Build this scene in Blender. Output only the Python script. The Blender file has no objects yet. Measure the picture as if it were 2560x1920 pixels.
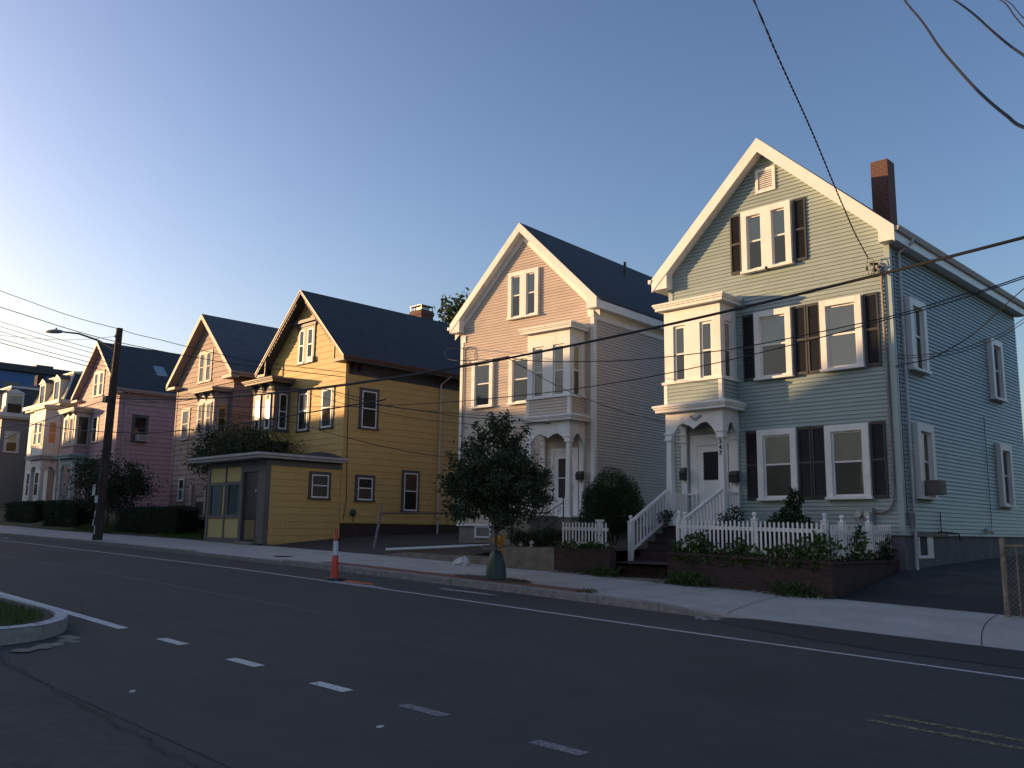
import bpy, math, random
import numpy as np
from mathutils import Vector, Matrix
random.seed(7); rng = np.random.default_rng(7)
S = bpy.context.scene
C = S.collection
R_ = math.radians

# ---------------------------------------------------------------- camera, sky, sun, exposure
cam = bpy.data.objects.new('camera', bpy.data.cameras.new('camera')); C.objects.link(cam); S.camera = cam
cam.data.sensor_width = 36; cam.data.lens = 2241.24/2560*36; cam.data.clip_start = .05; cam.data.clip_end = 4000
def cam_axes():
    p, r, th = R_(9.32631), R_(.73345), R_(44.6832)
    F = Vector((0, math.cos(p), math.sin(p))); U = Vector((0, -math.sin(p), math.cos(p))); X = Vector((1, 0, 0))
    X, U = math.cos(r)*X+math.sin(r)*U, -math.sin(r)*X+math.cos(r)*U
    Rz = Matrix.Rotation(th, 3, 'Z')
    return Rz@X, Rz@U, Rz@F
ax, ay, az = cam_axes()
m = Matrix((ax, ay, -az)).transposed().to_4x4(); cam.matrix_world = m

SUN_AZ, SUN_EL = -150.3, 7.0        # mathematical azimuth (degrees from +X) and elevation of the sun
w = bpy.data.worlds.new('World'); S.world = w; w.use_nodes = True
nt = w.node_tree; bg = nt.nodes['Background']
sky = nt.nodes.new('ShaderNodeTexSky'); sky.sky_type = 'NISHITA'; sky.sun_disc = False
sky.sun_elevation = R_(SUN_EL); sky.sun_rotation = R_(90-SUN_AZ)
sky.air_density = 1.0; sky.dust_density = 2.5; sky.ozone_density = 3.0
tint = nt.nodes.new('ShaderNodeMix'); tint.data_type = 'RGBA'; tint.blend_type = 'MULTIPLY'; tint.inputs[0].default_value = 1; tint.inputs[7].default_value = (1.83, 1.21, .99, 1)
gm = nt.nodes.new('ShaderNodeGamma'); gm.inputs[1].default_value = 1.37
nt.links.new(sky.outputs[0], gm.inputs[0]); nt.links.new(gm.outputs[0], tint.inputs[6]); cl_ = nt.nodes.new('ShaderNodeMix'); cl_.data_type = 'RGBA'; cl_.blend_type = 'DARKEN'; cl_.inputs[0].default_value = 1; cl_.inputs[7].default_value = (4.5, 4.4, 4.1, 1)
nt.links.new(tint.outputs[2], cl_.inputs[6]); nt.links.new(cl_.outputs[2], bg.inputs[0]); bg.inputs[1].default_value = .15
sl = bpy.data.lights.new('sun', 'SUN'); sl.energy = 5.0; sl.angle = R_(.55); sl.color = (1, .61, .29)
so = bpy.data.objects.new('sun', sl); C.objects.link(so)
sd = Vector((math.cos(R_(SUN_EL))*math.cos(R_(SUN_AZ)), math.cos(R_(SUN_EL))*math.sin(R_(SUN_AZ)), math.sin(R_(SUN_EL))))
so.rotation_euler = sd.to_track_quat('Z', 'Y').to_euler(); so.location = sd*50
S.view_settings.view_transform = 'Standard'; S.view_settings.look = 'None'
S.view_settings.exposure = .75; S.view_settings.gamma = 1
S.render.engine = 'CYCLES'

# ---------------------------------------------------------------- materials
MATS = {}
def mat(name, col, rough=.6, var=.12, vscale=6, bump=.0, bscale=60, metal=0, spec=.5, kind=None, col2=None, p=None):
    if name in MATS: return MATS[name]
    M = bpy.data.materials.new(name); M.use_nodes = True; MATS[name] = M
    n = M.node_tree; N = n.nodes; L = n.links; b = N['Principled BSDF']
    b.inputs['Roughness'].default_value = rough; b.inputs['Metallic'].default_value = metal
    b.inputs['Specular IOR Level'].default_value = spec
    tc = N.new('ShaderNodeTexCoord')
    def noise(scale, det=4, vec=None):
        t = N.new('ShaderNodeTexNoise'); t.inputs['Scale'].default_value = scale; t.inputs['Detail'].default_value = det
        L.new(vec or tc.outputs['Object'], t.inputs['Vector']); return t
    def mix(a, bcol, fac):
        x = N.new('ShaderNodeMix'); x.data_type = 'RGBA'
        for i, v in ((6, a), (7, bcol)):
            if isinstance(v, tuple): x.inputs[i].default_value = (*v[:3], 1)
            else: L.new(v, x.inputs[i])
        if isinstance(fac, (int, float)): x.inputs[0].default_value = fac
        else: L.new(fac, x.inputs[0])
        return x.outputs[2]
    def ramp(src, lo, hi):
        r = N.new('ShaderNodeMapRange'); r.inputs[1].default_value = lo; r.inputs[2].default_value = hi
        L.new(src, r.inputs[0]); return r.outputs[0]
    lo = tuple(c*(1-var) for c in col); hi = tuple(min(1, c*(1+var)) for c in col)
    n1 = noise(vscale)
    out = mix(lo, hi, ramp(n1.outputs[0], .3, .7))
    height = None
    if kind in ('brick', 'shingle', 'roof'):
        sp = N.new('ShaderNodeSeparateXYZ'); L.new(tc.outputs['Object'], sp.inputs[0])
        ad = N.new('ShaderNodeMath'); ad.operation = 'ADD'
        if kind == 'roof':
            L.new(sp.outputs[1], ad.inputs[0]); ad.inputs[1].default_value = 0
        else:
            L.new(sp.outputs[0], ad.inputs[0]); L.new(sp.outputs[1], ad.inputs[1])
        cb = N.new('ShaderNodeCombineXYZ'); L.new(ad.outputs[0], cb.inputs[0]); L.new(sp.outputs[2], cb.inputs[1])
        bt = N.new('ShaderNodeTexBrick'); L.new(cb.outputs[0], bt.inputs['Vector'])
        bt.inputs['Scale'].default_value = 1
        bt.inputs['Brick Width'].default_value = p[0]; bt.inputs['Row Height'].default_value = p[1]
        bt.inputs['Mortar Size'].default_value = p[2]; bt.inputs['Mortar Smooth'].default_value = .2
        bt.inputs['Color1'].default_value = (*lo, 1); bt.inputs['Color2'].default_value = (*(col2 or hi), 1)
        bt.inputs['Mortar'].default_value = (*p[3], 1)
        out = mix(bt.outputs[0], mix(lo, hi, ramp(noise(vscale*3).outputs[0], .3, .7)), .35)
        height = bt.outputs[1]
    if kind == 'speckle':
        n2 = noise(p[0], 2); out = mix(out, col2, ramp(n2.outputs[0], p[1], p[1]+.08))
    if kind == 'stain' and name.endswith('vinyl'):
        g = N.new('ShaderNodeNewGeometry'); out = mix(out, tuple(c*.86 for c in col), ramp(g.outputs['Random Per Island'], .1, 1.6))
    if kind == 'stain':
        mp = N.new('ShaderNodeMapping'); mp.inputs['Scale'].default_value = (1, 1, .12); L.new(tc.outputs['Object'], mp.inputs[0])
        n2 = noise(p[0], 6, mp.outputs[0]); out = mix(out, col2, ramp(n2.outputs[0], p[1], p[1]+.2))
    if kind == 'road':
        n2 = noise(140, 2); out = mix(out, col2, ramp(n2.outputs[0], .58, .72))
        n3 = noise(.35, 5); out = mix(out, tuple(c*.62 for c in col), ramp(n3.outputs[0], .5, .75))
        mp = N.new('ShaderNodeMapping'); mp.inputs['Scale'].default_value = (.03, 1, 1); L.new(tc.outputs['Object'], mp.inputs[0])
        n4 = noise(1.1, 3, mp.outputs[0]); out = mix(out, tuple(c*1.45 for c in col), ramp(n4.outputs[0], .55, .8))
        v = N.new('ShaderNodeTexVoronoi'); v.feature = 'DISTANCE_TO_EDGE'; v.inputs['Scale'].default_value = .16
        nn = noise(1.5, 6); ml = N.new('ShaderNodeMix'); ml.data_type = 'VECTOR'; ml.inputs[0].default_value = .35
        L.new(tc.outputs['Object'], ml.inputs[4]); L.new(nn.outputs[1], ml.inputs[5]); L.new(ml.outputs[1], v.inputs['Vector'])
        r = N.new('ShaderNodeMapRange'); r.inputs[1].default_value = 0; r.inputs[2].default_value = .0028; L.new(v.outputs[0], r.inputs[0])
        if p: out = mix(tuple(c*.35 for c in col), out, r.outputs[0])
    if kind == 'faded':        # worn road paint
        n2 = noise(p[0], 8); fac = ramp(n2.outputs[0], p[1], p[1]+.12)
        tr = N.new('ShaderNodeBsdfTransparent'); mx = N.new('ShaderNodeMixShader'); L.new(fac, mx.inputs[0])
        L.new(b.outputs[0], mx.inputs[1]); L.new(tr.outputs[0], mx.inputs[2]); L.new(mx.outputs[0], N['Material Output'].inputs[0])
    if kind == 'foliage':
        g = N.new('ShaderNodeNewGeometry')
        out = mix(tuple(c*.6 for c in col), col2 or tuple(c*1.7 for c in col), g.outputs['Random Per Island'])
        b.inputs['Transmission Weight'].default_value = 0
        tl = N.new('ShaderNodeBsdfTranslucent'); L.new(out, tl.inputs[0])
        mx = N.new('ShaderNodeMixShader'); mx.inputs[0].default_value = .3
        L.new(b.outputs[0], mx.inputs[1]); L.new(tl.outputs[0], mx.inputs[2]); L.new(mx.outputs[0], N['Material Output'].inputs[0])
    if hasattr(out, 'node'): L.new(out, b.inputs['Base Color'])
    if bump or height is not None:
        bp = N.new('ShaderNodeBump'); bp.inputs['Strength'].default_value = bump or .4; bp.inputs['Distance'].default_value = .01
        if height is not None:
            bp.invert = True; L.new(height, bp.inputs['Height'])
        else: L.new(noise(bscale, 3).outputs[0], bp.inputs['Height'])
        L.new(bp.outputs[0], b.inputs['Normal'])
    return M
def glass_mat():
    if 'window_glass' in MATS: return MATS['window_glass']
    M = bpy.data.materials.new('window_glass'); M.use_nodes = True; MATS['window_glass'] = M
    n = M.node_tree; N = n.nodes; L = n.links; N.remove(N['Principled BSDF'])
    f = N.new('ShaderNodeFresnel'); f.inputs[0].default_value = 1.7
    tc = N.new('ShaderNodeTexCoord'); t = N.new('ShaderNodeTexNoise'); t.inputs['Scale'].default_value = .9
    L.new(tc.outputs['Object'], t.inputs['Vector']); bp = N.new('ShaderNodeBump'); bp.inputs['Strength'].default_value = .25; bp.inputs['Distance'].default_value = .02
    L.new(t.outputs[0], bp.inputs['Height'])
    g = N.new('ShaderNodeBsdfGlossy'); g.inputs['Roughness'].default_value = .03; L.new(bp.outputs[0], g.inputs['Normal'])
    tr = N.new('ShaderNodeBsdfTransparent'); tr.inputs[0].default_value = (.95, .96, .96, 1)
    mx = N.new('ShaderNodeMixShader'); L.new(f.outputs[0], mx.inputs[0]); L.new(tr.outputs[0], mx.inputs[1]); L.new(g.outputs[0], mx.inputs[2])
    L.new(mx.outputs[0], N['Material Output'].inputs[0]); return M

white = mat('white_trim', (.74, .73, .70), .45, .06, 3, kind='stain', col2=(.58, .57, .53), p=(5, .58))
blue_s = mat('blue_vinyl', (.285, .355, .34), .45, .06, 2, kind='stain', col2=(.25, .315, .30), p=(3, .6))
cream_s = mat('cream_vinyl', (.52, .44, .37), .45, .05, 2, kind='stain', col2=(.45, .38, .32), p=(3, .6))
yellow_s = mat('yellow_shingle', (.52, .345, .115), .65, .05, 2, kind='shingle', p=(.61, .27, .006, (.30, .2, .07)), col2=(.55, .37, .13))
brown_s = mat('brown_shingle', (.27, .185, .16), .7, .14, 2, kind='shingle', p=(.61, .27, .012, (.09, .06, .05)), col2=(.32, .23, .20))
pink_s = mat('pink_shingle', (.40, .25, .26), .7, .08, 2, kind='shingle', p=(.61, .27, .012, (.16, .10, .10)), col2=(.43, .28, .28))
gray_s = mat('grey_vinyl', (.20, .19, .19), .6, .06, 2)
lilac_s = mat('pale_lilac_vinyl', (.60, .58, .55), .5, .05, 2)
slate_lit = mat('sunlit_slate', (.36, .31, .22), .7, .1, 2, kind='shingle', p=(.35, .2, .01, (.17, .14, .1)), col2=(.4, .34, .24))  # sunlit tone of the mansard slate, painted on the front slopes
slate_shade = mat('shaded_slate', (.05, .05, .055), .7, .1, 2)  # same slate in a shaded tone, painted on the side slopes
dtrim = mat('dark_grey_trim', (.058, .064, .072), .55, .1, 4)
shut = mat('black_shutter', (.018, .019, .022), .45, .1, 4)
brick = mat('red_brick', (.13, .045, .032), .85, .25, 5, kind='brick', p=(.21, .075, .010, (.16, .13, .11)), col2=(.09, .04, .035))
brickd = mat('dark_old_brick', (.040, .022, .020), .9, .35, 5, kind='brick', p=(.21, .075, .008, (.05, .042, .038)), col2=(.070, .038, .033))
roofm = mat('asphalt_shingles', (.040, .046, .056), .8, .16, 8, kind='roof', p=(.33, .12, .012, (.018, .02, .026)), col2=(.055, .062, .074))
roofg = mat('grey_asphalt_shingles', (.085, .088, .10), .8, .16, 8, kind='roof', p=(.33, .12, .012, (.04, .042, .05)), col2=(.11, .115, .13))
found = mat('concrete_foundation', (.20, .185, .16), .85, .2, 3, bump=.3, bscale=40)
foundg = mat('grey_foundation', (.13, .125, .13), .85, .2, 3, bump=.3, bscale=40)
asph = mat('road_asphalt', (.034, .036, .037), .85, .14, 3, bump=.6, bscale=150, kind='road', col2=(.075, .073, .07), p=(1,))
asphd = mat('fresh_asphalt', (.021, .022, .024), .8, .2, 5, bump=.5, bscale=160)
asphr = mat('rough_asphalt', (.040, .041, .043), .9, .3, 7, bump=1, bscale=70, kind='road', col2=(.12, .115, .11))
drive_m = mat('old_driveway_asphalt', (.040, .038, .037), .9, .35, 2, bump=.6, bscale=80)
conc = mat('sidewalk_concrete', (.38, .37, .35), .85, .12, 1.2, bump=.3, bscale=120, kind='speckle', col2=(.30, .29, .27), p=(9, .6))
gran = mat('granite_curb', (.22, .215, .205), .8, .25, 8, bump=.5, bscale=50)
wpaint = mat('road_paint', (.55, .55, .53), .7, .1, 20, kind='faded', p=(38, .56))
wpaint2 = mat('worn_road_paint', (.20, .20, .205), .7, .2, 20, kind='faded', p=(60, .52))
ypaint = mat('worn_yellow_paint', (.20, .17, .09), .7, .1, 20, kind='faded', p=(30, .47))
opaint = mat('orange_spray_paint', (.75, .17, .02), .7, .1, 20, kind='faded', p=(14, .53))
wmark = mat('white_spray_paint', (.40, .41, .42), .7, .1, 20, kind='faded', p=(16, .49))
soil = mat('soil', (.055, .040, .030), .95, .4, 4, bump=1, bscale=30)
lawn = mat('lawn', (.045, .060, .022), .95, .4, 3, bump=1, bscale=40)
wood = mat('pole_wood', (.045, .030, .022), .85, .25, 3, bump=.5, bscale=30, kind='stain', col2=(.085, .06, .045), p=(9, .5))
bark = mat('bark', (.10, .075, .055), .9, .3, 10, bump=.6, bscale=60)
metal = mat('galvanised_metal', (.30, .30, .30), .45, .2, 10, metal=.7)
metald = mat('black_iron', (.02, .02, .022), .5, .1, 10)
cable = mat('black_cable', (.012, .012, .014), .6, .1, 10)
leaf = mat('tree_leaves', (.040, .060, .028), .6, kind='foliage', spec=.3)
leafd = mat('dark_leaves', (.022, .042, .018), .6, kind='foliage', spec=.3)
leafy = mat('yew_leaves', (.022, .050, .015), .6, kind='foliage', spec=.2)
ivym = mat('ivy_leaves', (.050, .085, .022), .6, kind='foliage', spec=.3)
grassm = mat('grass_blades', (.060, .090, .026), .7, kind='foliage', spec=.2)
blind_l = mat('cream_blind', (.55, .52, .44), .8, .05, 3)
blind_w = mat('white_blind', (.75, .72, .64), .8, .04, 3)
blind_b = mat('pale_blue_curtain', (.50, .57, .56), .8, .15, 1.5)
unlit = mat('dim_room', (.030, .030, .030), .8, .6, 1.5)  # flat near-black backing that paints the unlit room behind the glass
screen = mat('insect_screen', (.17, .155, .135), .8, .12, 2)
redm = mat('red_plastic', (.55, .045, .03), .4, .1, 12)
redp = mat('rust_red_paint', (.20, .055, .03), .6, .15, 5)
teal = mat('teal_paint', (.17, .30, .28), .6, .1, 4)
refl = mat('reflective_band', (.55, .60, .66), .35, .15, 20)
tarp = mat('green_watering_bag', (.012, .040, .032), .5, .3, 6, bump=.5, bscale=14)
orange = mat('orange_plastic', (.55, .17, .015), .5, .15, 8)
petal = mat('orange_petals', (.75, .30, .02), .6, kind='foliage', col2=(.85, .48, .03))
petalw = mat('pale_pink_petals', (.7, .62, .6), .6, .1)
bfar = mat('blue_wall_panels', (.045, .11, .27), .6, .1, .2)
GL = glass_mat()

# ---------------------------------------------------------------- mesh builder
class MB:
    """collects boxes, prisms and tubes; T maps local (u, d, w) to xyz"""
    def __init__(s, T=None): s.v = []; s.f = []; s.T = T
    def add(s, vs, fs):
        o = len(s.v); s.v += [tuple(s.T(*v)) if s.T else tuple(v) for v in vs]; s.f += [tuple(o+i for i in f) for f in fs]; return s
    def box(s, x0, x1, y0, y1, z0, z1, bev=0):
        if bev:
            b = bev; pts = [(x0+b, y0), (x1-b, y0), (x1, y0+b), (x1, y1-b), (x1-b, y1), (x0+b, y1), (x0, y1-b), (x0, y0+b)]
            return s.prism(pts, z0, z1)
        return s.add([(x0, y0, z0), (x1, y0, z0), (x1, y1, z0), (x0, y1, z0), (x0, y0, z1), (x1, y0, z1), (x1, y1, z1), (x0, y1, z1)],
                     [(0, 3, 2, 1), (4, 5, 6, 7), (0, 1, 5, 4), (1, 2, 6, 5), (2, 3, 7, 6), (3, 0, 4, 7)])
    def prism(s, pts, z0, z1, axis='z', top=1.0):
        n = len(pts); cx = sum(p[0] for p in pts)/n; cy = sum(p[1] for p in pts)/n
        lo = [(a, b) for a, b in pts]; hi = [(cx+(a-cx)*top, cy+(b-cy)*top) for a, b in pts]
        mp = {'z': lambda a, b, c: (a, b, c), 'y': lambda a, b, c: (a, c, b), 'x': lambda a, b, c: (c, a, b)}[axis]
        vs = [mp(a, b, z0) for a, b in lo]+[mp(a, b, z1) for a, b in hi]
        fs = [tuple(range(n))[::-1], tuple(range(n, 2*n))]+[(i, (i+1) % n, n+(i+1) % n, n+i) for i in range(n)]
        return s.add(vs, fs)
    def quad(s, a, b, c, d): return s.add([a, b, c, d], [(0, 1, 2, 3)])
    def tube(s, pts, r, n=8, caps=True):
        pts = [Vector(p) for p in pts]; rs = r if isinstance(r, (list, tuple)) else [r]*len(pts); vs = []; fs = []
        prev = None
        for i, p in enumerate(pts):
            t = (pts[min(i+1, len(pts)-1)]-pts[max(i-1, 0)]).normalized()
            a = Vector((0, 0, 1)) if abs(t.z) < .9 else Vector((1, 0, 0))
            if prev is not None: a = prev
            u = (a-t*a.dot(t)).normalized(); q = t.cross(u); prev = u
            for k in range(n):
                an = 2*math.pi*k/n; vs.append(tuple(p+(u*math.cos(an)+q*math.sin(an))*rs[i]))
        for i in range(len(pts)-1):
            for k in range(n): fs.append((i*n+k, i*n+(k+1) % n, (i+1)*n+(k+1) % n, (i+1)*n+k))
        if caps: fs += [tuple(range(n))[::-1], tuple(range((len(pts)-1)*n, len(pts)*n))]
        return s.add(vs, fs)
    def lathe(s, c, prof, n=16):
        vs = []; fs = []
        for r, z in prof:
            for k in range(n): vs.append((c[0]+r*math.cos(2*math.pi*k/n), c[1]+r*math.sin(2*math.pi*k/n), c[2]+z))
        for i in range(len(prof)-1):
            for k in range(n): fs.append((i*n+k, i*n+(k+1) % n, (i+1)*n+(k+1) % n, (i+1)*n+k))
        fs += [tuple(range(n))[::-1], tuple(range((len(prof)-1)*n, len(prof)*n))]
        return s.add(vs, fs)
    def ball(s, c, r, n=12): return s.lathe(c, [(r*math.sin(math.pi*i/8)+1e-4, -r*math.cos(math.pi*i/8)) for i in range(9)], n)
    def build(s, name, m, parent=None, smooth=False, z=0.0):
        me = bpy.data.meshes.new(name); me.from_pydata(s.v, [], s.f); me.update()
        me.materials.append(m); o = bpy.data.objects.new(name, me); C.objects.link(o)
        if parent is not None: o.parent = parent
        if z: o.location.z = z
        if smooth:
            me.polygons.foreach_set('use_smooth', [True]*len(me.polygons)); me.set_sharp_from_angle(angle=R_(40))
        return o
def tag(o, label=None, cat=None, group=None, kind=None):
    if label: o['label'] = label
    if cat: o['category'] = cat
    if group: o['group'] = group
    if kind: o['kind'] = kind
    return o
def root(name, loc, label, cat, group=None, rz=0):
    o = bpy.data.objects.new(name, None); C.objects.link(o); o.location = loc; o.rotation_euler.z = rz; o.empty_display_size = .3
    return tag(o, label, cat, group)
def front(y=0): return lambda u, d, w: (u, y-d, w)             # wall facing -y, d outwards
def side(x=0): return lambda u, d, w: (x+d, u, w)               # wall facing +x
def left(x=0): return lambda u, d, w: (x-d, u, w)

# ---------------------------------------------------------------- terrain heights
TP = [(-400, 6), (-200, 2.2), (-80, .1), (-60, -.2), (-50.8, -.41), (-39, -.59), (-31, -.76), (-22, -.96), (-14.4, -1.19), (-9, -1.37), (-5, -1.49), (5, -1.78), (60, -3), (300, -6)]
def T(x):
    for (a, za), (b, zb) in zip(TP, TP[1:]):
        if x <= b: return za+(zb-za)*(x-a)/(b-a)
    return TP[-1][1]
def road_z(x, y): return T(x)-.17+.10*max(0, 1-((y-9.2)/5.6)**2) if y > 3.6 else T(x)-.17-.0
XS = [-400, -250, -160, -120, -95, -80, -70, -60, -55, -50.8, -45, -39, -35, -31, -27, -24, -22, -20, -18, -16, -14.4, -12.5, -11, -9, -7, -5, -3, -1, 1, 3, 5, 12, 25, 60, 150, 300]
def xsub(x0, x1, step=1.5):
    n = max(1, int((x1-x0)/step)); return [x0+(x1-x0)*i/n for i in range(n+1)]
def sheet(name, xs, ys, zf, m, kind='structure', parent=None):
    b = MB(); n = len(ys); b.v = [(x, y, zf(x, y)) for x in xs for y in ys]
    b.f = [(i*n+j, (i+1)*n+j, (i+1)*n+j+1, i*n+j+1) for i in range(len(xs)-1) for j in range(n-1)]
    o = b.build(name, m, parent)
    if kind: o['kind'] = kind
    return o
sheet('ground', XS, [-400, -150, -60, -20, 0, 10, 20, 60, 150, 400], lambda x, y: T(x)-.55, soil)
sheet('road', XS, [3.3, 4.2, 5, 6, 7, 8, 9.2, 10.5, 12, 13, 14, 14.61], road_z, asph)
sheet('side_street', [-11.6, -9, -6, -3, 0, 4, 9, 14], [-60, -20, -6, 0, 2, 3.31], lambda x, y: T(x)-.17+(-.004 if y > 3.3 else 0), asph)
# near-side corner with a planted kerbed island
def arc(cx, cy, rx, ry, a0, a1, n): return [(cx+rx*math.cos(R_(a0+(a1-a0)*i/n)), cy+ry*math.sin(R_(a0+(a1-a0)*i/n))) for i in range(n+1)]
edge = [(-120, 4.55), (-60, 4.55), (-30, 4.6), (-16, 4.75)]+arc(-13.9, 3.65, 1.75, 1.2, 95, 0, 12)+[(-11.9, 2.4), (-11.6, .5), (-11.6, -20), (-11.6, -60)]
def off(pts, d):
    out = []
    for i, p in enumerate(pts):
        a = pts[max(i-1, 0)]; b = pts[min(i+1, len(pts)-1)]; t = Vector((b[0]-a[0], b[1]-a[1])).normalized()
        out.append((p[0]+t.y*d, p[1]-t.x*d))
    return out
inner = off(edge, .17)
b = MB()
zc = lambda p: T(p[0])-.17+.045+.16
for i in range(len(edge)-1):
    a0, a1, b0, b1 = edge[i], edge[i+1], inner[i], inner[i+1]
    b.add([(*a0, zc(a0)-.5), (*a1, zc(a1)-.5), (*a1, zc(a1)-.02), (*a0, zc(a0)-.02), (*b0, zc(b0)), (*b1, zc(b1)), (*b1, zc(b1)-.5), (*b0, zc(b0)-.5)],
          [(0, 1, 2, 3), (3, 2, 5, 4), (4, 5, 6, 7)])
o = b.build('near_kerb', gran); o['kind'] = 'structure'
b = MB()
for i in range(len(edge)-1):
    a0, a1, b0, b1 = off(edge, .015)[i], off(edge, .015)[i+1], off(edge, .16)[i], off(edge, .16)[i+1]
    if edge[i][0] > -40: b.quad((*a0, zc(a0)-.008), (*a1, zc(a1)-.008), (*b1, zc(b1)+.004), (*b0, zc(b0)+.004))
o = b.build('kerb_paint', mat('kerb_paint', (.42, .42, .42), .7, .1, 20, kind='faded', p=(8, .56))); o['kind'] = 'structure'
ctr = [(p[0], -60) for p in inner]
b = MB()
for i in range(len(inner)-1):
    p, q = inner[i], inner[i+1]
    if abs(p[0]-q[0]) > 1e-3:
        b.quad((p[0], p[1], zc(p)-.03), (q[0], q[1], zc(q)-.03), (q[0], -60, zc(q)-.03), (p[0], -60, zc(p)-.03))
o = b.build('verge_ground', soil); o['kind'] = 'structure'
sheet('near_pavement', xsub(-120, -15, 5), [-.4, 3.0], lambda x, y: T(x)+.012, conc)

def zroadtop(x, y): return road_z(x, y)+.004
def ribbon(name, x0, x1, yc0, yc1, wd, m, dz=.004, step=1.5, zf=None):
    xs = xsub(x0, x1, step); b = MB(); zf = zf or road_z
    for i in range(len(xs)-1):
        ya, yb = [yc0+(yc1-yc0)*(xs[k]-x0)/(x1-x0) for k in (i, i+1)]
        b.quad((xs[i], ya-wd/2, zf(xs[i], ya-wd/2)+dz), (xs[i+1], yb-wd/2, zf(xs[i+1], yb-wd/2)+dz), (xs[i+1], yb+wd/2, zf(xs[i+1], yb+wd/2)+dz), (xs[i], ya+wd/2, zf(xs[i], ya+wd/2)+dz))
    o = b.build(name, m); o['kind'] = 'structure'; return o
ribbon('lane_line', -90, 20, 12, 12, .11, wpaint)
ribbon('edge_line', -60, -12.55, 5.25, 5.25, .15, wpaint)
for k, (x0, x1) in enumerate(((-11.45, -10.85), (-9.65, -9.05), (-7.95, -7.4))):
    ribbon('dash_line', x0, x1, 5.28, 5.30, .14, wpaint)
for k, (x0, x1) in enumerate(((-6.62, -6.05), (-5.0, -4.5))):
    ribbon('dash_line', x0, x1, 5.34, 5.36, .13, wpaint2)
for yy in (8.12, 8.42): ribbon('centre_line', -3.55, 6, yy, yy, .1, ypaint)
ribbon('centre_line', -60, -12.6, 8.35, 8.35, .1, mat('very_worn_paint', (.12, .12, .11), .7, .1, 20, kind='faded', p=(30, .44)))
# old rough patch in the near corner
b = MB(); pts = [(-11.9, 3.4), (-10.4, 3.2), (-8.3, 3.06), (-7.0, 2.95), (-5.8, 2.93), (-4.6, 2.9), (-3, 2.7), (-3, -2), (-12, -2), (-12, 3.3)]
b.add([(x+rng.uniform(-.05, .05), y+rng.uniform(-.04, .04), T(x)-.17+.006) for x, y in pts], [tuple(range(len(pts)))[::-1]])
o = b.build('rough_patch', asphr); o['kind'] = 'structure'
b = MB()
cr = [(-11.5+i*.08, 3.38-.05*i*.08+.03*math.sin(i*.6)+.02*math.sin(i*1.7)+rng.uniform(-.012, .012)) for i in range(106)]
for (x0, y0), (x1, y1) in zip(cr, cr[1:]): b.quad((x0, y0-.006, T(x0)-.158), (x1, y1-.006, T(x1)-.158), (x1, y1+.008, T(x1)-.158), (x0, y0+.008, T(x0)-.158))
o = b.build('road_crack', mat('crack_fill', (.012, .012, .012), .9)); o['kind'] = 'structure'
# far kerb, pavement, brick strip, driveways
def curb_h(x): return 0 if x > -8.9 else (min(1, (-8.9-x)/.9))
b = MB(); xs = xsub(-120, -8.9, 1.5)
random.seed(3)
for i in range(len(xs)-1):
    x0, x1 = xs[i], xs[i+1]
    drop = .04 if -30 < (x0+x1)/2 < -24.5 else 0
    j = random.uniform(-.008, .008)
    h0 = T(x0)-drop-.13*(1-curb_h(x0)); h1 = T(x1)-drop-.13*(1-curb_h(x1)); y0 = 14.6+j
    b.add([(x0+.006, y0, T(x0)-.5), (x1-.006, y0, T(x1)-.5), (x1-.006, y0, h1-.015), (x0+.006, y0, h0-.015), (x0+.006, y0+.018, h0), (x1-.006, y0+.018, h1), (x1-.006, y0+.15, h1), (x0+.006, y0+.15, h0)],
          [(0, 1, 2, 3), (3, 2, 5, 4), (4, 5, 6, 7), (0, 3, 4, 7), (1, 6, 5, 2)])
o = b.build('kerb', gran); o['kind'] = 'structure'
def side_z(x, y):
    z = T(x)+.1*(y-14.75)/3.3
    if x > -9.8: z -= .10*min(1, (x+9.8)/1.2)*(18.2-y)/3.4
    if -30 < x < -24.5: z -= .08*(18.2-y)/3.4
    return z
sheet('pavement', [x for x in xsub(-120, 30, 1.5)], [14.75, 15.6, 16.5, 17.3, 18.12], side_z, conc)
b = MB()
for xj, fl in tuple((x, 0) for x in (-45.05, -41.95, -38.85, -35.75, -20.2, -17.1, -14.0, -11.0))+((-46.6, 0), (-43.5, 0), (-40.4, 0), (-37.3, 0), (-34.2, 0), (-31.1, 0), (-28, 0), (-24.9, 0), (-21.8, 0), (-18.7, 0), (-15.6, 0), (-12.5, 0), (-9.0, 1), (-4.7, 2)):
    n = 8
    for i in range(n):
        y0 = 14.78+3.3*i/n; y1 = 14.78+3.3*(i+1)/n
        f = lambda y: xj+(0 if not fl else -.55*max(0,(y-14.8)/3.3)**.7 if fl == 1 else -.75*math.sin((y-14.8)/3.3*1.4))
        b.quad((f(y0)-.008, y0, side_z(f(y0), y0)+.004), (f(y0)+.008, y0, side_z(f(y0), y0)+.004), (f(y1)+.008, y1, side_z(f(y1), y1)+.004), (f(y1)-.008, y1, side_z(f(y1), y1)+.004))
o = b.build('pavement_joints', mat('joint_dirt', (.05, .048, .04), .9)); o['kind'] = 'structure'
bstrip = mat('brick_paving', (.20, .085, .06), .85, .25, 5, kind='brick', p=(.2, .1, .008, (.13, .1, .085)), col2=(.15, .06, .045))
ribbon('brick_strip', -22.3, -12.55, 15.02, 15.02, .5, bstrip, zf=side_z)
b = MB(); n = 22
ring = [(-15.75+1.25*math.cos(2*math.pi*i/n)*(1+.12*math.sin(3*i)), 15.32+.42*math.sin(2*math.pi*i/n)) for i in range(n)]
b.add([(x, y, side_z(x, y)+.012) for x, y in ring], [tuple(range(n))])
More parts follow.
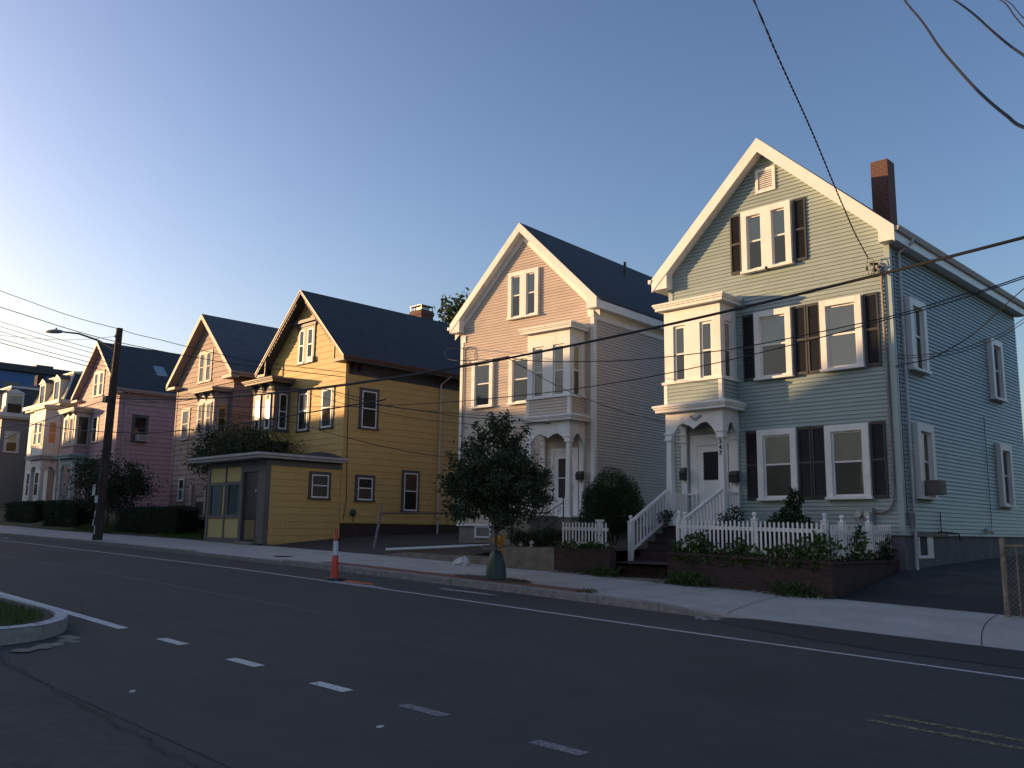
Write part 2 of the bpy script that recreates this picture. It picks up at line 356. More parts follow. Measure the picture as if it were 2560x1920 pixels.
o = b.build('tree_pit', soil); o['kind'] = 'structure'
b = MB()
for xa, xb in zip(xsub(-60, 30, 1.5), xsub(-60, 30, 1.5)[1:]): b.quad((xa, 14.752, side_z(xa, 14.75)-.5), (xb, 14.752, side_z(xb, 14.75)-.5), (xb, 14.752, side_z(xb, 14.75)), (xa, 14.752, side_z(xa, 14.75)))
o = b.build('pavement_edge', conc); o['kind'] = 'structure'
# black asphalt ramp in front of the right-hand driveway
b = MB(); xs = xsub(-9.4, 20, 1)
for i in range(len(xs)-1):
    q = []
    for x in (xs[i], xs[i+1]):
        t = min(1, max(0, (x+9.4)/3.5)); yf = 14.5-1.55*t**.7
        q.append(((x, yf, road_z(x, yf)+.006), (x, 14.76, side_z(x, 14.76)+.003 if x > -9 else road_z(x, 14.6)+.01)))
    b.quad(q[0][0], q[1][0], q[1][1], q[0][1])
o = b.build('asphalt_ramp', asphd); o['kind'] = 'structure'
def lerp(a, b_, t): return a+(b_-a)*max(0, min(1, t))
sheet('driveway', [-8.42, -7, -5.5, -4, 0, 20], [18.1, 19.5, 21.5, 24, 30, 45], lambda x, y: side_z(x, 18.1)+lerp(0, .55, (y-18.1)/3.6)+lerp(0, .35, (y-21.7)/12)-.012, drive_m)
sheet('driveway_patch', [-8.42, -7, -5.5, -4, 0, 20], [18.1, 18.6, 19.35], lambda x, y: side_z(x, 18.1)+lerp(0, .55, (y-18.1)/3.6)-.002, asphd)
sheet('yellow_house_driveway', [-31, -29, -27, -25.2, -24.0], [18.1, 19.5, 21.5, 24, 30, 40], lambda x, y: side_z(x, 18.1)+lerp(0, .42, (y-18.1)/4.5)-.008+lerp(0, .2, (y-23)/8), drive_m)
# yards
sheet('yard_soil', [-24.1, -22, -20.2], [18.35, 20, 23, 40], lambda x, y: -.80+lerp(0, .42, (y-18.3)/3.5), soil)
sheet('front_yard', [-20.2, -18.4, -16, -14.35], [18.2, 19, 21, 23, 40], lambda x, y: -.47+lerp(0, .12, (y-18.3)/3.5), soil)
sheet('step_side_yard', [-14.36, -13.4, -12.4], [18.2, 19, 21, 22], lambda x, y: -.75+lerp(0, .2, (y-18.3)/3), soil)
sheet('blue_house_yard', [-12.5, -10, -8.5], [18.2, 19.5, 21.6], lambda x, y: -.50+lerp(0, .2, (y-18.3)/3), lawn)
sheet('brown_house_yard', [-47.5, -44, -40.7, -35.4], [18.1, 18.8, 20, 21.6, 40], lambda x, y: side_z(x, 18.1)+.03+lerp(0, .35, (y-18.1)/3), lawn)
sheet('pink_house_yard', [-62.4, -58, -54, -47.5], [18.1, 18.6, 19.6, 21.6, 45], lambda x, y: side_z(x, 18.1)+.03+lerp(0, 1.0, (y-18.1)/2.5), lawn)
sheet('far_yard', [-100, -80, -70, -62.4], [18.1, 18.6, 19.6, 21.6, 45], lambda x, y: side_z(x, 18.1)+.03+lerp(0, 1.15, (y-18.1)/2.5), lawn)

# ---------------------------------------------------------------- house parts
def clap(b, x0, x1, z0, z1, ex, depth=.026, gab=None):
    """courses of overlapping boards on the local wall plane; gab(z) -> (xa, xb) clips a gable"""
    z = z1; k = math.ceil((z1-1e-6)/ex); z = k*ex
    while z > z0+1e-6:
        zt = min(z, z1); zb = max(z-ex, z0)
        if zt-zb > .004:
            ft = (z-zt)/ex; fb = (z-zb)/ex
            dt = .003+depth*ft; db = .003+depth*fb
            if gab:
                a0, a1 = gab(zb); c0, c1 = gab(zt)
            else: a0, a1, c0, c1 = x0, x1, x0, x1
            if a1-a0 > .02:
                cuts = [min(a0, c0)]; j = max(a0, c0)+random.uniform(.6, 3.6)
                while j < min(a1, c1)-.5: cuts.append(j); j += random.uniform(2.6, 3.8)
                cuts.append(max(a1, c1)); e1, e2 = random.uniform(-.0015, .0015), random.uniform(-.0015, .0015)
                for q in range(len(cuts)-1):
                    p0 = a0 if q == 0 else cuts[q]+.0015; p1 = a1 if q == len(cuts)-2 else cuts[q+1]-.0015
                    t0 = c0 if q == 0 else p0; t1 = c1 if q == len(cuts)-2 else p1
                    b.add([(p0, db+e1, zb), (p1, db+e2, zb), (t1, dt, zt), (t0, dt, zt), (p0, .0, zb), (p1, .0, zb)], [(0, 1, 2, 3), (4, 5, 1, 0)])
        z -= ex
def window(H, F, u0, u1, w0, w1, cw=.12, pd=.07, trim=None, sash=None, up=None, low=None, head=0, sill=True, split=.5, lowfrac=None, ac=None, deep=.0, zoff=0, lab=None):
    trim = trim or white; sash = sash or white; up = up or blind_l; low = low or screen
    b = MB(F); i0, i1, j0, j1 = u0+cw, u1-cw, w0+(.05 if sill else cw), w1-cw
    b.box(u0, i0, 0, pd, w0+.05, w1).box(i1, u1, 0, pd, w0+.05, w1).box(i0, i1, 0, pd, j1, w1)
    if not sill: b.box(i0, i1, 0, pd, w0+.05, j0)
    if head: b.box(u0-.04, u1+.04, 0, pd+.05, w1, w1+head)
    win = b.build('window', trim, H, z=zoff)
    if lab: win['label'] = lab
    if sill: MB(F).box(u0-.03, u1+.03, 0, pd+.045, w0-.01, w0+.05).build('sill', trim, win)
    m = w0+(w1-w0)*split; s = .045
    b = MB(F); b.box(i0, i0+s, .03, .062, j0, j1).box(i1-s, i1, .03, .062, j0, j1).box(i0+s, i1-s, .03, .062, j1-s, j1)
    b.box(i0+s, i1-s, .03, .058, j0, j0+s*1.4).box(i0+s, i1-s, .03, .06, m-.022, m+.022).build('sash', sash, win)
    MB(F).quad((i0+s, .050, m+.02), (i1-s, .050, m+.02), (i1-s, .050, j1-s), (i0+s, .050, j1-s)).quad((i0+s, .044, j0+s), (i1-s, .044, j0+s), (i1-s, .044, m-.02), (i0+s, .044, m-.02)).build('pane', GL, win)
    MB(F).quad((i0, .034, m), (i1, .034, m), (i1, .034, j1), (i0, .034, j1)).build('blind', up, win)  # both backing sheets take dim_room where only an unlit room shows
    MB(F).quad((i0, .034, j0), (i1, .034, j0), (i1, .034, m), (i0, .034, m)).build('screen', low, win)
    return win
def shutter(H, F, u0, u1, w0, w1, zoff=0):
    b = MB(F); e = .045; b.box(u0, u0+e, .02, .06, w0, w1).box(u1-e, u1, .02, .06, w0, w1)
    m = w0+(w1-w0)*.5
    for a, c in ((w0, w0+.07), (m-.03, m+.03), (w1-.07, w1)): b.box(u0+e, u1-e, .02, .06, a, c)
    for lo, hi in ((w0+.07, m-.03), (m+.03, w1-.07)):
        n = int((hi-lo)/.042)
        for k in range(n):
            z = lo+(hi-lo)*k/n; b.quad((u0+e, .052, z), (u1-e, .052, z), (u1-e, .026, z+(hi-lo)/n), (u0+e, .026, z+(hi-lo)/n))
    return b.build('shutter', shut, H, z=zoff)
def gable_roof(H, zoff, cx, half, zt, za, yf, yb, m, th=.16, name='roof'):
    b = MB()
    for s in (-1, 1):
        b.add([(cx, yf, za), (cx+s*half, yf, zt), (cx+s*half, yb, zt), (cx, yb, za), (cx, yf, za-th), (cx+s*half, yf, zt-th*.6), (cx+s*half, yb, zt-th*.6), (cx, yb, za-th)],
              [(0, 3, 2, 1) if s < 0 else (0, 1, 2, 3), (4, 5, 6, 7), (1, 2, 6, 5), (0, 1, 5, 4), (3, 7, 6, 2)])
    return b.build(name, m, H, z=zoff)
def rake(H, zoff, cx, half, zt, za, y0, y1, hgt, m, name='rake_board', drop=.012):
    """pair of sloping boards following the roof edge; hgt = vertical height"""
    b = MB()
    for s in (-1, 1):
        xs = [cx, cx+s*half]; zs = [za-drop, zt-drop]
        P = [(cx, y0, zs[0]), (xs[1], y0, zs[1]), (xs[1], y0, zs[1]-hgt), (cx, y0, zs[0]-hgt)]
        Q = [(x, y1, z) for x, _, z in P]
        b.add(P+Q, [(0, 1, 2, 3), (4, 7, 6, 5), (0, 4, 5, 1), (3, 2, 6, 7), (1, 5, 6, 2)])
    return b.build(name, m, H, z=zoff)
def house(name, loc, W, D, base, eave, cx, half, zt, za, over, label, cat, siding, ex, trimm, roof, fnd, group=None, yaw=0, gz=-2, fasc=.32, cb=.11, ends=True, sideover=.3, frieze=0, rakeh=.33, sdepth=.026, cornerm=None, soff=None):
    """gabled house: local x in [-W, 0], front wall at y = 0, heights absolute"""
    X, Y = loc; H = root(name, (X, Y, gz), label, cat, group, R_(yaw)); zo = -gz
    apx = za-.10; sl = (za-zt)/half
    def gab(z):
        if z <= eave: return (-W, 0)
        h = max(0, (apx-z)/sl); return (max(-W, cx-h), min(0, cx+h))
    b = MB(front()); clap(b, -W, 0, base, apx, ex, sdepth, gab)
    b.build('front_wall', siding, H, z=zo)
    b = MB(side()); clap(b, 0, D, base, eave, ex, sdepth); b.build('side_wall', siding, H, z=zo)
    b = MB(left(-W)); b.quad((0, 0, base), (D, 0, base), (D, 0, eave), (0, 0, eave)); b.T = lambda u, d, w: (u, D+d, w)
    b.add([(-W, 0, base), (0, 0, base), (0, 0, eave), (cx, 0, apx), (-W, 0, eave)], [(0, 1, 2, 3, 4)]); b.build('rear_wall', siding, H, z=zo)
    cm = cornerm or trimm
    b = MB(); b.box(-cb, .032, -.034, .0, base, eave-.01).box(0, .034, 0, cb, base, eave-.01)
    b.build('corner_board', cm, H, z=zo); MB().box(-W-.032, -W+cb, -.034, 0, base, eave-.01).build('corner_board', cm, H, z=zo)
    b = MB(); b.box(-W+.03, -.03, .03, D-.03, gz, base+.03); b.build('foundation', fnd, H, z=zo)
    r = gable_roof(H, zo, cx, half, zt, za, -over, D+.25, roof)
    rake(r, 0, cx, half, zt, za, -over-.035, -over, rakeh, trimm)
    # soffit under the rake and boxed eaves with a cornice return
    b = MB(); e = half-abs(cx); zs = zt-fasc
    for s in (-1, 1):
        xo = cx+s*half; xi = 0 if s > 0 else -W
        b.add([(cx, -over, za-rakeh*.98), (cx+s*(half-.02), -over, zt-rakeh*.98+.02*sl), (cx+s*(half-.02), 0, zt-rakeh*.98+.02*sl), (cx, 0, za-rakeh*.98)], [(0, 1, 2, 3)])
        x0, x1 = min(xo, xi), max(xo, xi)
        b.box(x0, x1, 0.0, D+.25, zs, zt-.07)
        if ends:
            ins = .10; xin = xi-s*ins
            zz = za-abs(xin-cx)*sl-rakeh+.02
            P = [(xo, zs), (xin, zs), (xin, max(zz, zs+.05)), (xo, zt-.02)]
            if s > 0: P = P[::-1]
            b.prism(P, -over-.02, 0, 'y')
    b.build('eaves', soff or trimm, r)
    if frieze:
        b = MB()
        for s in (-1, 1):
            za2 = za-rakeh*.9; P = []
            b.add([(cx, -.035, za2), (cx+s*(half-.05), -.035, za2-(half-.05)*sl), (cx+s*(half-.05), -.035, za2-(half-.05)*sl-frieze), (cx, -.035, za2-frieze*1.0)], [(0, 1, 2, 3)])
        b.build('frieze_board', trimm, H, z=zo)
    return H, zo, r
def gutter(H, zo, x, y0, y1, z, m=None, parent=None):
    b = MB(); P = [(x, z-.12), (x+.07, z-.12), (x+.12, z-.02), (x+.12, z), (x+.10, z), (x+.06, z-.10), (x+.015, z-.10), (x+.015, z), (x, z)]
    n = len(P); vs = [(a, y0, c) for a, c in P]+[(a, y1, c) for a, c in P]
    b.add(vs, [(i, (i+1) % n, n+(i+1) % n, n+i) for i in range(n)]); b.quad((x, y0, z-.12), (x+.07, y0, z-.12), (x+.12, y0, z-.02), (x, y0, z))
    return b.build('gutter', m or white, H, z=zo)
def downspout(H, zo, pts, m=None, r=.04):
    b = MB(); b.tube(pts, r, 6); return b.build('downspout', m or white, H, z=zo)
def chimney(H, zo, x0, x1, y0, y1, z0, z1, m, cap=True, parent=None, flash=None, capm=None):
    b = MB().box(x0, x1, y0, y1, z0, z1-.25).box(x0-.04, x1+.04, y0-.04, y1+.04, z1-.25, z1-.08).box(x0, x1, y0, y1, z1-.08, z1) if cap else MB().box(x0, x1, y0, y1, z0, z1-.012)
    c = b.build('chimney', m, H, z=zo)
    if cap:
        MB().box(x0-.02, x1+.02, y0-.02, y1+.02, z1+.22, z1+.25).box(x0+.02, x0+.06, y0+.02, y0+.06, z1, z1+.22).box(x1-.06, x1-.02, y0+.02, y0+.06, z1, z1+.22).box(x1-.06, x1-.02, y1-.06, y1-.02, z1, z1+.22).box(x0+.02, x0+.06, y1-.06, y1-.02, z1, z1+.22).box(x0+.15, x1-.15, y0+.15, y1-.15, z1, z1+.2).build('cap', capm or metal, c)
    if flash: MB().box(x0-.06, x1+.06, y0-.06, y1+.06, flash[0], flash[1]).build('flashing', mat('lead_flashing', (.12, .15, .19), .5, .2), c)
    return c
def cornice(H, zo, x0, x1, proj, z0, z1, o, m, name='cornice', roofm_=None, parent=None):
    """stepped cornice round a bay: two bands and a thin sloping cap"""
    b = MB(); d = z1-z0
    b.box(x0-o*.75, x1+o*.75, -proj-o*.75, .0, z0, z0+d*.45)
    b.box(x0-o*.88, x1+o*.88, -proj-o*.88, .0, z0+d*.45, z0+d*.72)
    b.box(x0-o, x1+o, -proj-o, .0, z0+d*.72, z1)
    z2 = z1+.10
    b.add([(x0-o, -proj-o, z1), (x1+o, -proj-o, z1), (x1+o, 0, z1), (x0-o, 0, z1), (x0+.05, -proj+.1, z2), (x1-.05, -proj+.1, z2), (x1-.05, 0, z2+.03), (x0+.05, 0, z2+.03)], [(0, 1, 5, 4), (1, 2, 6, 5), (3, 0, 4, 7), (4, 5, 6, 7)])
    return b.build(name, m, H, z=zo)
def bracket_arch(x0, x1, zt, zb, F, zm, n=28, th=.035, arches=2):
    """gingerbread arch board: flat top, scalloped bottom with a pendant between arches"""
    b = MB(F); top = []; bot = []
    for i in range(n+1):
        t = i/n; u = x0+(x1-x0)*t; a = (t*arches) % 1 if t < 1 else 1
        e = abs(a-.5)*2                                    # 1 at the ends, 0 at the crown
        lim = zb if (t < .5/arches or t > 1-.5/arches) else zm
        z = zt-.05-(zt-.05-lim)*(e**1.7)+.012*math.sin(a*math.pi*8)*(1-e*.5)
        top.append((u, zt)); bot.append((u, min(zt-.03, z)))
    for i in range(n):
        (u0, t0), (u1, t1) = top[i], top[i+1]; z0, z1 = bot[i][1], bot[i+1][1]
        b.add([(u0, 0, z0), (u1, 0, z1), (u1, 0, t1), (u0, 0, t0), (u0, -th, z0), (u1, -th, z1), (u1, -th, t1), (u0, -th, t0)], [(0, 1, 2, 3), (7, 6, 5, 4), (0, 4, 5, 1)])
    return b
def column(x, y, z0, z1, zc, m, parent, zo=0, wd=.17, base=.20):
    """square porch post that tapers, with a capital band and a block above it"""
    b = MB(); h = base/2; k = wd/2
    b.add([(x-h, y-h, z0), (x+h, y-h, z0), (x+h, y+h, z0), (x-h, y+h, z0), (x-k*.82, y-k*.82, zc), (x+k*.82, y-k*.82, zc), (x+k*.82, y+k*.82, zc), (x-k*.82, y+k*.82, zc)],
          [(0, 3, 2, 1), (4, 5, 6, 7), (0, 1, 5, 4), (1, 2, 6, 5), (2, 3, 7, 6), (3, 0, 4, 7)])
    b.box(x-k-.03, x+k+.03, y-k-.03, y+k+.03, zc, zc+.05).box(x-k-.01, x+k+.01, y-k-.01, y+k+.01, zc+.05, zc+.17).box(x-k-.04, x+k+.04, y-k-.04, y+k+.04, zc+.17, zc+.21).box(x-k, x+k, y-k, y+k, zc+.21, z1)
    return b.build('column', m, parent, z=zo)
def text_mesh(body, size, m, parent, loc, rot, ext=.006, name='digit'):
    cu = bpy.data.curves.new(name, 'FONT'); cu.body = body; cu.size = size; cu.extrude = ext; cu.align_x = 'CENTER'; cu.offset = .004
    t = bpy.data.objects.new('tmp', cu); C.objects.link(t)
    me = bpy.data.meshes.new_from_object(t.evaluated_get(bpy.context.evaluated_depsgraph_get()))
    bpy.data.objects.remove(t); me.materials.clear(); me.materials.append(m)
    o = bpy.data.objects.new(name, me); C.objects.link(o); o.parent = parent; o.location = loc; o.rotation_euler = rot; return o
# ================================================================ bay over a porch (blue and white house)
def bay_porch(H, zo, x0, x1, proj, zf0, zf1, ztop, zsill, zapr, zcor0, zcor1, zfri, sid, ex, wins, sidewin, floor, capz, colw=.17, colbase=.2, pend=None, porchm=None, pil=True):
    F = front(-proj); SD = side(x1)
    rc = .10; zh = ztop-.47; b = MB(); b.box(x0, x1, -proj, -.001, zh, ztop).box(x0, x1-rc, -proj+rc, -.001, zsill, zh)
    e = [x0]+[v for wn in wins for v in wn]+[x1]
    for k in range(0, len(e), 2): b.box(e[k], e[k+1], -proj, -proj+rc, zsill, zh)
    b.box(x1-rc, x1, -proj+rc, sidewin[0], zsill, zh).box(x1-rc, x1, sidewin[1], -.001, zsill, zh)
    by = b.build('bay', white, H, z=zo)
    b = MB(F); clap(b, x0+.09, x1-.09, zcor1, zsill-.02, ex); b.T = SD; clap(b, -proj+.09, 0, zcor1, zsill-.02, ex); b.build('bay_siding', sid, by)
    b = MB(); cb = .09
    b.box(x0-.02, x0+cb, -proj-.022, -.0, zcor1, zsill).box(x1-cb, x1+.022, -proj-.022, -proj+cb, zcor1, zsill).box(x0+cb, x1-cb, -proj+.0, -.0, zcor1, zsill-.03)
    b.box(x0-.06, x1+.06, -proj-.07, 0, zsill-.03, zsill+.035); b.build('bay_frame', white, by)
    cornice(by, 0, x0, x1, proj, ztop, ztop+.19, .24, white, 'bay_cornice')
    for (a, c) in wins: window(H, front(-proj+rc), a, c, zsill+.0, ztop-.47, .03, .045, up=blind_l, low=screen, sill=False, zoff=zo)
    window(H, side(x1-rc), sidewin[0], sidewin[1], zsill+.0, ztop-.47, .03, .045, sill=False, zoff=zo)
    P = cornice(H, zo, x0, x1, proj, zcor0, zcor1, .27, porchm or white, 'porch_roof')
    b = MB(); t = .2
    b.box(x0, x1, -proj, -proj+t, zfri, zcor0).box(x0, x0+t, -proj+t, -.001, zfri, zcor0).box(x1-t, x1, -proj+t, -.001, zfri, zcor0).box(x0+t, x1-t, -proj+t, -.001, zcor0-.06, zcor0)
    b.build('porch_frieze', porchm or white, P)
    for x in (x0+colw/2, x1-colw/2): column(x, -proj+colw/2, floor, zfri, capz, porchm or white, P, 0, colw, colbase)
    if pil:
        for x in (x0+.09, x1-.09):
            b = MB(); b.box(x-.085, x+.085, -.10, -.019, floor, capz).box(x-.11, x+.11, -.13, -.0, capz, capz+.06).box(x-.095, x+.095, -.11, -.0, capz+.06, capz+.2).box(x-.12, x+.12, -.14, 0, capz+.2, capz+.25).box(x-.09, x+.09, -.11, 0, capz+.25, zfri); b.build('pilaster', porchm or white, P)
    pd = pend or capz+.25
    bracket_arch(x0+colw, x1-colw, zfri, capz+.03, F, pd).build('arch_bracket', porchm or white, P)
    bracket_arch(-proj+colw, -.12, zfri, capz+.03, SD, pd, arches=1, n=16).build('arch_bracket', porchm or white, P)
    return P
# ================================================================ blue house
H, zo, RF = house('blue_house', (-8.33, 21.48), 6.41, 9.95, .02, 7.06, -3.27, 3.56, 7.42, 10.76, .30, 'pale blue clapboard house with black shutters and number 347 by its door', 'house', blue_s, .1016, white, roofm, foundg, 'gabled houses along the street', 0, -1.35, fasc=.36, rakeh=.40, cornerm=mat('blue_corner', (.31, .38, .37), .45, .05, 3))
F = front(); SD = side()
window(H, F, -3.94, -3.18, 7.06, 8.82, .16, .14, up=blind_b, low=unlit, zoff=zo); window(H, F, -3.20+.005, -2.47, 7.06, 8.82, .16, .14, up=blind_b, low=unlit, zoff=zo)
for x in (-4.33, -2.42): shutter(H, F, x, x+.34, 7.11, 8.83, zo)
MB(F).box(-3.345, -3.03, 0, .143, 7.11, 8.823).build('mullion', white, H, z=zo)
b = MB(F); b.box(-3.50, -3.42, 0, .06, 9.26, 9.94).box(-2.99, -2.91, 0, .06, 9.26, 9.94).box(-3.42, -2.99, 0, .06, 9.86, 9.94).box(-3.42, -2.99, 0, .06, 9.26, 9.34)
for k in range(9): z = 9.35+k*.057; b.quad((-3.42, .05, z), (-2.99, .05, z), (-2.99, .024, z+.045), (-3.42, .024, z+.045))
v = b.build('attic_vent', white, H, z=zo); MB(F).quad((-3.42, .022, 9.34), (-2.99, .022, 9.34), (-2.99, .022, 9.86), (-3.42, .022, 9.86)).build('vent_opening', unlit, v)
window(H, F, -3.64, -2.58, 4.06, 5.91, .155, .14, up=blind_b, low=unlit, zoff=zo, split=.5)
window(H, F, -1.78, -.70, 4.08, 5.90, .155, .14, up=blind_w, low=blind_w, zoff=zo)
window(H, F, -3.66, -2.56, .88, 2.72, .16, .14, zoff=zo); window(H, F, -1.79, -.68, .88, 2.70, .16, .14, zoff=zo)
for z0, z1 in ((4.08, 5.91), (.89, 2.72)):
    for x in (-4.03, -2.545, -2.165, -.665): shutter(H, F, x, x+.36, z0, z1, zo)
for u, z0 in ((.78, 4.05), (6.95, 4.02), (.80, .90), (7.05, .88)): window(H, SD, u, u+1.07, z0, z0+1.84, .19, .15, up=unlit if u > 2 or z0 > 3 else screen, low=unlit, zoff=zo)
P = bay_porch(H, zo, -6.06, -4.25, .83, 0, 0, 6.20, 4.12, 3.6, 3.29, 3.48, 3.02, blue_s, .1016, ((-5.76, -5.36), (-4.90, -4.50)), (-.62, -.24), .23, 2.52, pend=2.80)
b = MB(F); b.box(-5.80, -5.56, 0, .03, .26, 2.72).box(-4.57, -4.44, 0, .03, .26, 2.72).box(-5.56, -4.57, 0, .03, 2.42, 2.72); b.build('door_surround', white, H, z=zo)
dr = MB(F).box(-5.54, -4.60, 0, .045, .30, 2.40).build('front_door', white, H, z=zo)
pts = []
for (ax_, az_, bx_, bz_, n) in ((-5.35, 2.22, -4.80, 2.22, 7), (-4.80, 2.22, -4.80, 1.47, 8), (-4.80, 1.47, -5.35, 1.47, 7), (-5.35, 1.47, -5.35, 2.22, 8)):
    for i in range(n):
        for j in range(4):
            t = (i+j/4)/n; L_ = math.hypot(bx_-ax_, bz_-az_); nx, nz = (bz_-az_)/L_, -(bx_-ax_)/L_
            k = -.022*math.sin(math.pi*j/4); pts.append((ax_+(bx_-ax_)*t+nx*k, az_+(bz_-az_)*t+nz*k))
MB().add([(x, -.052, z) for x, z in pts], [tuple(range(len(pts)))]).build('door_light', mat('dark_door_glass', (.02, .022, .022), .15), dr)
b = MB(F); b.box(-5.40, -4.74, .045, .05, 1.18, 1.30).box(-5.40, -5.34, .045, .05, .5, 1.18).box(-4.80, -4.74, .045, .05, .5, 1.18).box(-5.34, -4.80, .045, .05, .5, .56)
b.add([(-5.34, .052, .60), (-5.30, .052, .56), (-4.80, .052, 1.12), (-4.84, .052, 1.16)], [(0, 1, 2, 3)]).add([(-4.80, .051, .60), (-4.84, .051, .56), (-5.34, .051, 1.12), (-5.30, .051, 1.16)], [(0, 1, 2, 3)]); b.build('door_panel', white, dr)
pf = MB().box(-6.10, -4.20, -.86, -.02, .12, .23).build('porch_floor', white, H, z=zo)
b = MB()
for x in (-5.72, -5.60): b.box(x, x+.04, -.10, -.06, .25, 1.05)
b.box(-5.85, -5.55, -.11, -.05, 1.05, 1.10); b.build('porch_rail', white, pf)
b = MB()
for k in range(6): y = -.72+k*.12; b.box(-4.29, -4.25, y, y+.045, .30, 1.04)
for k in range(6): y = -.72+k*.12; b.box(-6.05, -6.01, y, y+.045, .30, 1.04)
for x in (-4.30, -6.06): b.box(x, x+.06, -.75, -.02, 1.04, 1.10).box(x, x+.06, -.75, -.02, .26, .30)
b.build('porch_rail', white, pf)
for k, ch in enumerate('347'): text_mesh(ch, .17, metald, P, (-4.335, -.83-.012, 2.36-k*.155), (R_(90), 0, 0))
b = MB(); sh_ = [(-5.25, 3.16), (-5.21, 3.17), (-5.16, 3.10), (-5.05, 3.10), (-4.97, 3.14), (-4.92, 3.17), (-4.90, 3.12), (-5.0, 3.07), (-5.08, 3.03), (-5.14, 3.03), (-5.20, 3.09)]
b.prism(sh_[::-1], -.87, -.845, 'y'); b.build('bird_ornament', mat('pewter', (.25, .26, .28), .5), P)
gutter(H, zo, .29, -.30, 10.2, 7.40, mat('aluminium_gutter', (.42, .40, .39), .5, .1)); gutter(H, zo, -6.41-.53, -.36, 10.2, 7.40)
downspout(H, zo, [(.36, .62, 7.30), (.36, .62, 7.18), (.07, .46, 6.95), (.07, .46, 6.80), (.07, .46, -.72), (.10, .40, -.80), (.18, .26, -.86)], mat('weathered_white', (.50, .49, .50), .5, .15))
chimney(H, zo, -1.98, -1.48, 4.10, 4.62, 8.2, 11.05, brick, cap=False)
b = MB(); 
for x in (-1.08, -.87): b.box(x, x+.20, -.17, -.02, .10, .66)
em = b.build('electric_meter', mat('meter_grey', (.26, .27, .29), .5, .1), H, z=zo)
for x in (-.98, -.77):
    b = MB(); b.T = lambda u, v_, w_, x=x: (x+u, -.17-w_, .50+v_); b.lathe((0, 0, 0), [(.083, 0), (.083, .05), (.075, .09), (.01, .095)], 18); b.build('meter_dial', mat('meter_glass', (.42, .42, .36), .2, .2, 30), em, True)
b = MB(); b.tube([(-.66, -.08, .56), (-.45, -.08, .55), (-.28, -.08, .62), (-.18, -.08, .82), (-.17, -.08, 1.15)], .028, 8); b.tube([(-.17, -.07, 1.15), (-.18, -.07, 6.45), (-.19, -.09, 6.52), (-.24, -.2, 6.50)], .035, 8)
b.build('conduit', mat('rusty_conduit', (.22, .19, .19), .6, .3, 2), H, True, zo)
b = MB(); b.tube([(.04, .12, .4), (.03, .13, 3), (.035, .12, 6.8)], .010, 5); b.build('cable_run', cable, H, z=zo)
b = MB(); b.tube([(.05, 6.1, .1), (.05, 6.1, 3.4)], .008, 5).tube([(.05, 2.0, .1), (.04, 2.1, .12), (.05, 3.0, .10), (.06, 3.4, .08), (.05, 3.5, -.1)], .02, 5).tube([(.05, 2.2, .1), (.05, 2.2, .6)], .012, 5); b.build('cable_run', cable, H, z=zo)
MB(side()).box(.12, .36, .0, .12, .28, .55).build('utility_box', mat('box_grey', (.13, .13, .14), .6), H, z=zo)
MB(side()).box(.50, 2.7, -.03, .04, .0, .12).build('sill_board', mat('worn_grey_board', (.18, .16, .15), .8, .3, 4), H, z=zo)
b = MB(lambda u, d, w: (-.03+d, u, w)); b.box(.82, .90, 0, .03, -.52, -.0).box(1.40, 1.76, 0, .03, -.52, 0).box(.90, 1.40, 0, .03, -.52, -.45)
bw = b.build('basement_window', white, H, z=zo); MB(lambda u, d, w: (-.03+d, u, w)).quad((.9, .01, -.45), (1.4, .01, -.45), (1.4, .01, 0), (.9, .01, 0)).build('pane', unlit, bw)
b = MB(); b.tube([(.0, 5.75, .20), (.10, 5.75, .20), (.17, 5.82, .16)], .07, 10); b.build('dryer_vent', white, H, True, zo)
MB().box(-.33, .9, 6.2, 6.7, -.03, -.02).build('x', white, H) if False else None
def mailbox(loc, label, wdt=.26, hgt=.30, rz=0, hook=True):
    r = root('mailbox', loc, label, 'mailbox', 'black wall mailboxes', rz)
    P_ = [(-.02, 0), (-.14, 0), (-.15, hgt*.62), (-.10, hgt*.95), (-.02, hgt)]
    b = MB(); b.prism(P_[::-1], -wdt/2, wdt/2, 'x'); b.build('box', metald, r)
    MB().add([(-wdt/2-.01, -.165, hgt*.60), (wdt/2+.01, -.165, hgt*.60), (wdt/2+.01, -.0, hgt*1.05), (-wdt/2-.01, 0, hgt*1.05), (-wdt/2-.01, -.165, hgt*.56), (wdt/2+.01, -.165, hgt*.56)], [(0, 1, 2, 3), (4, 5, 1, 0)]).build('lid', metald, r)
    if hook:
        b = MB()
        for s in (-1, 1): b.tube([(s*wdt*.3, -.05, 0), (s*wdt*.3, -.05, -.07), (s*wdt*.3, -.09, -.10), (s*wdt*.3, -.12, -.07)], .007, 5)
        b.build('newspaper_hook', metald, r)
mailbox((-8.33-4.33, 21.48-.11, 1.36), 'black metal mailbox with newspaper hooks right of the door of the blue house')
mailbox((-8.33-5.94, 21.48-.11, 1.47), 'narrow dark mailbox on the post left of the door of the blue house', .17, .34, hook=False)
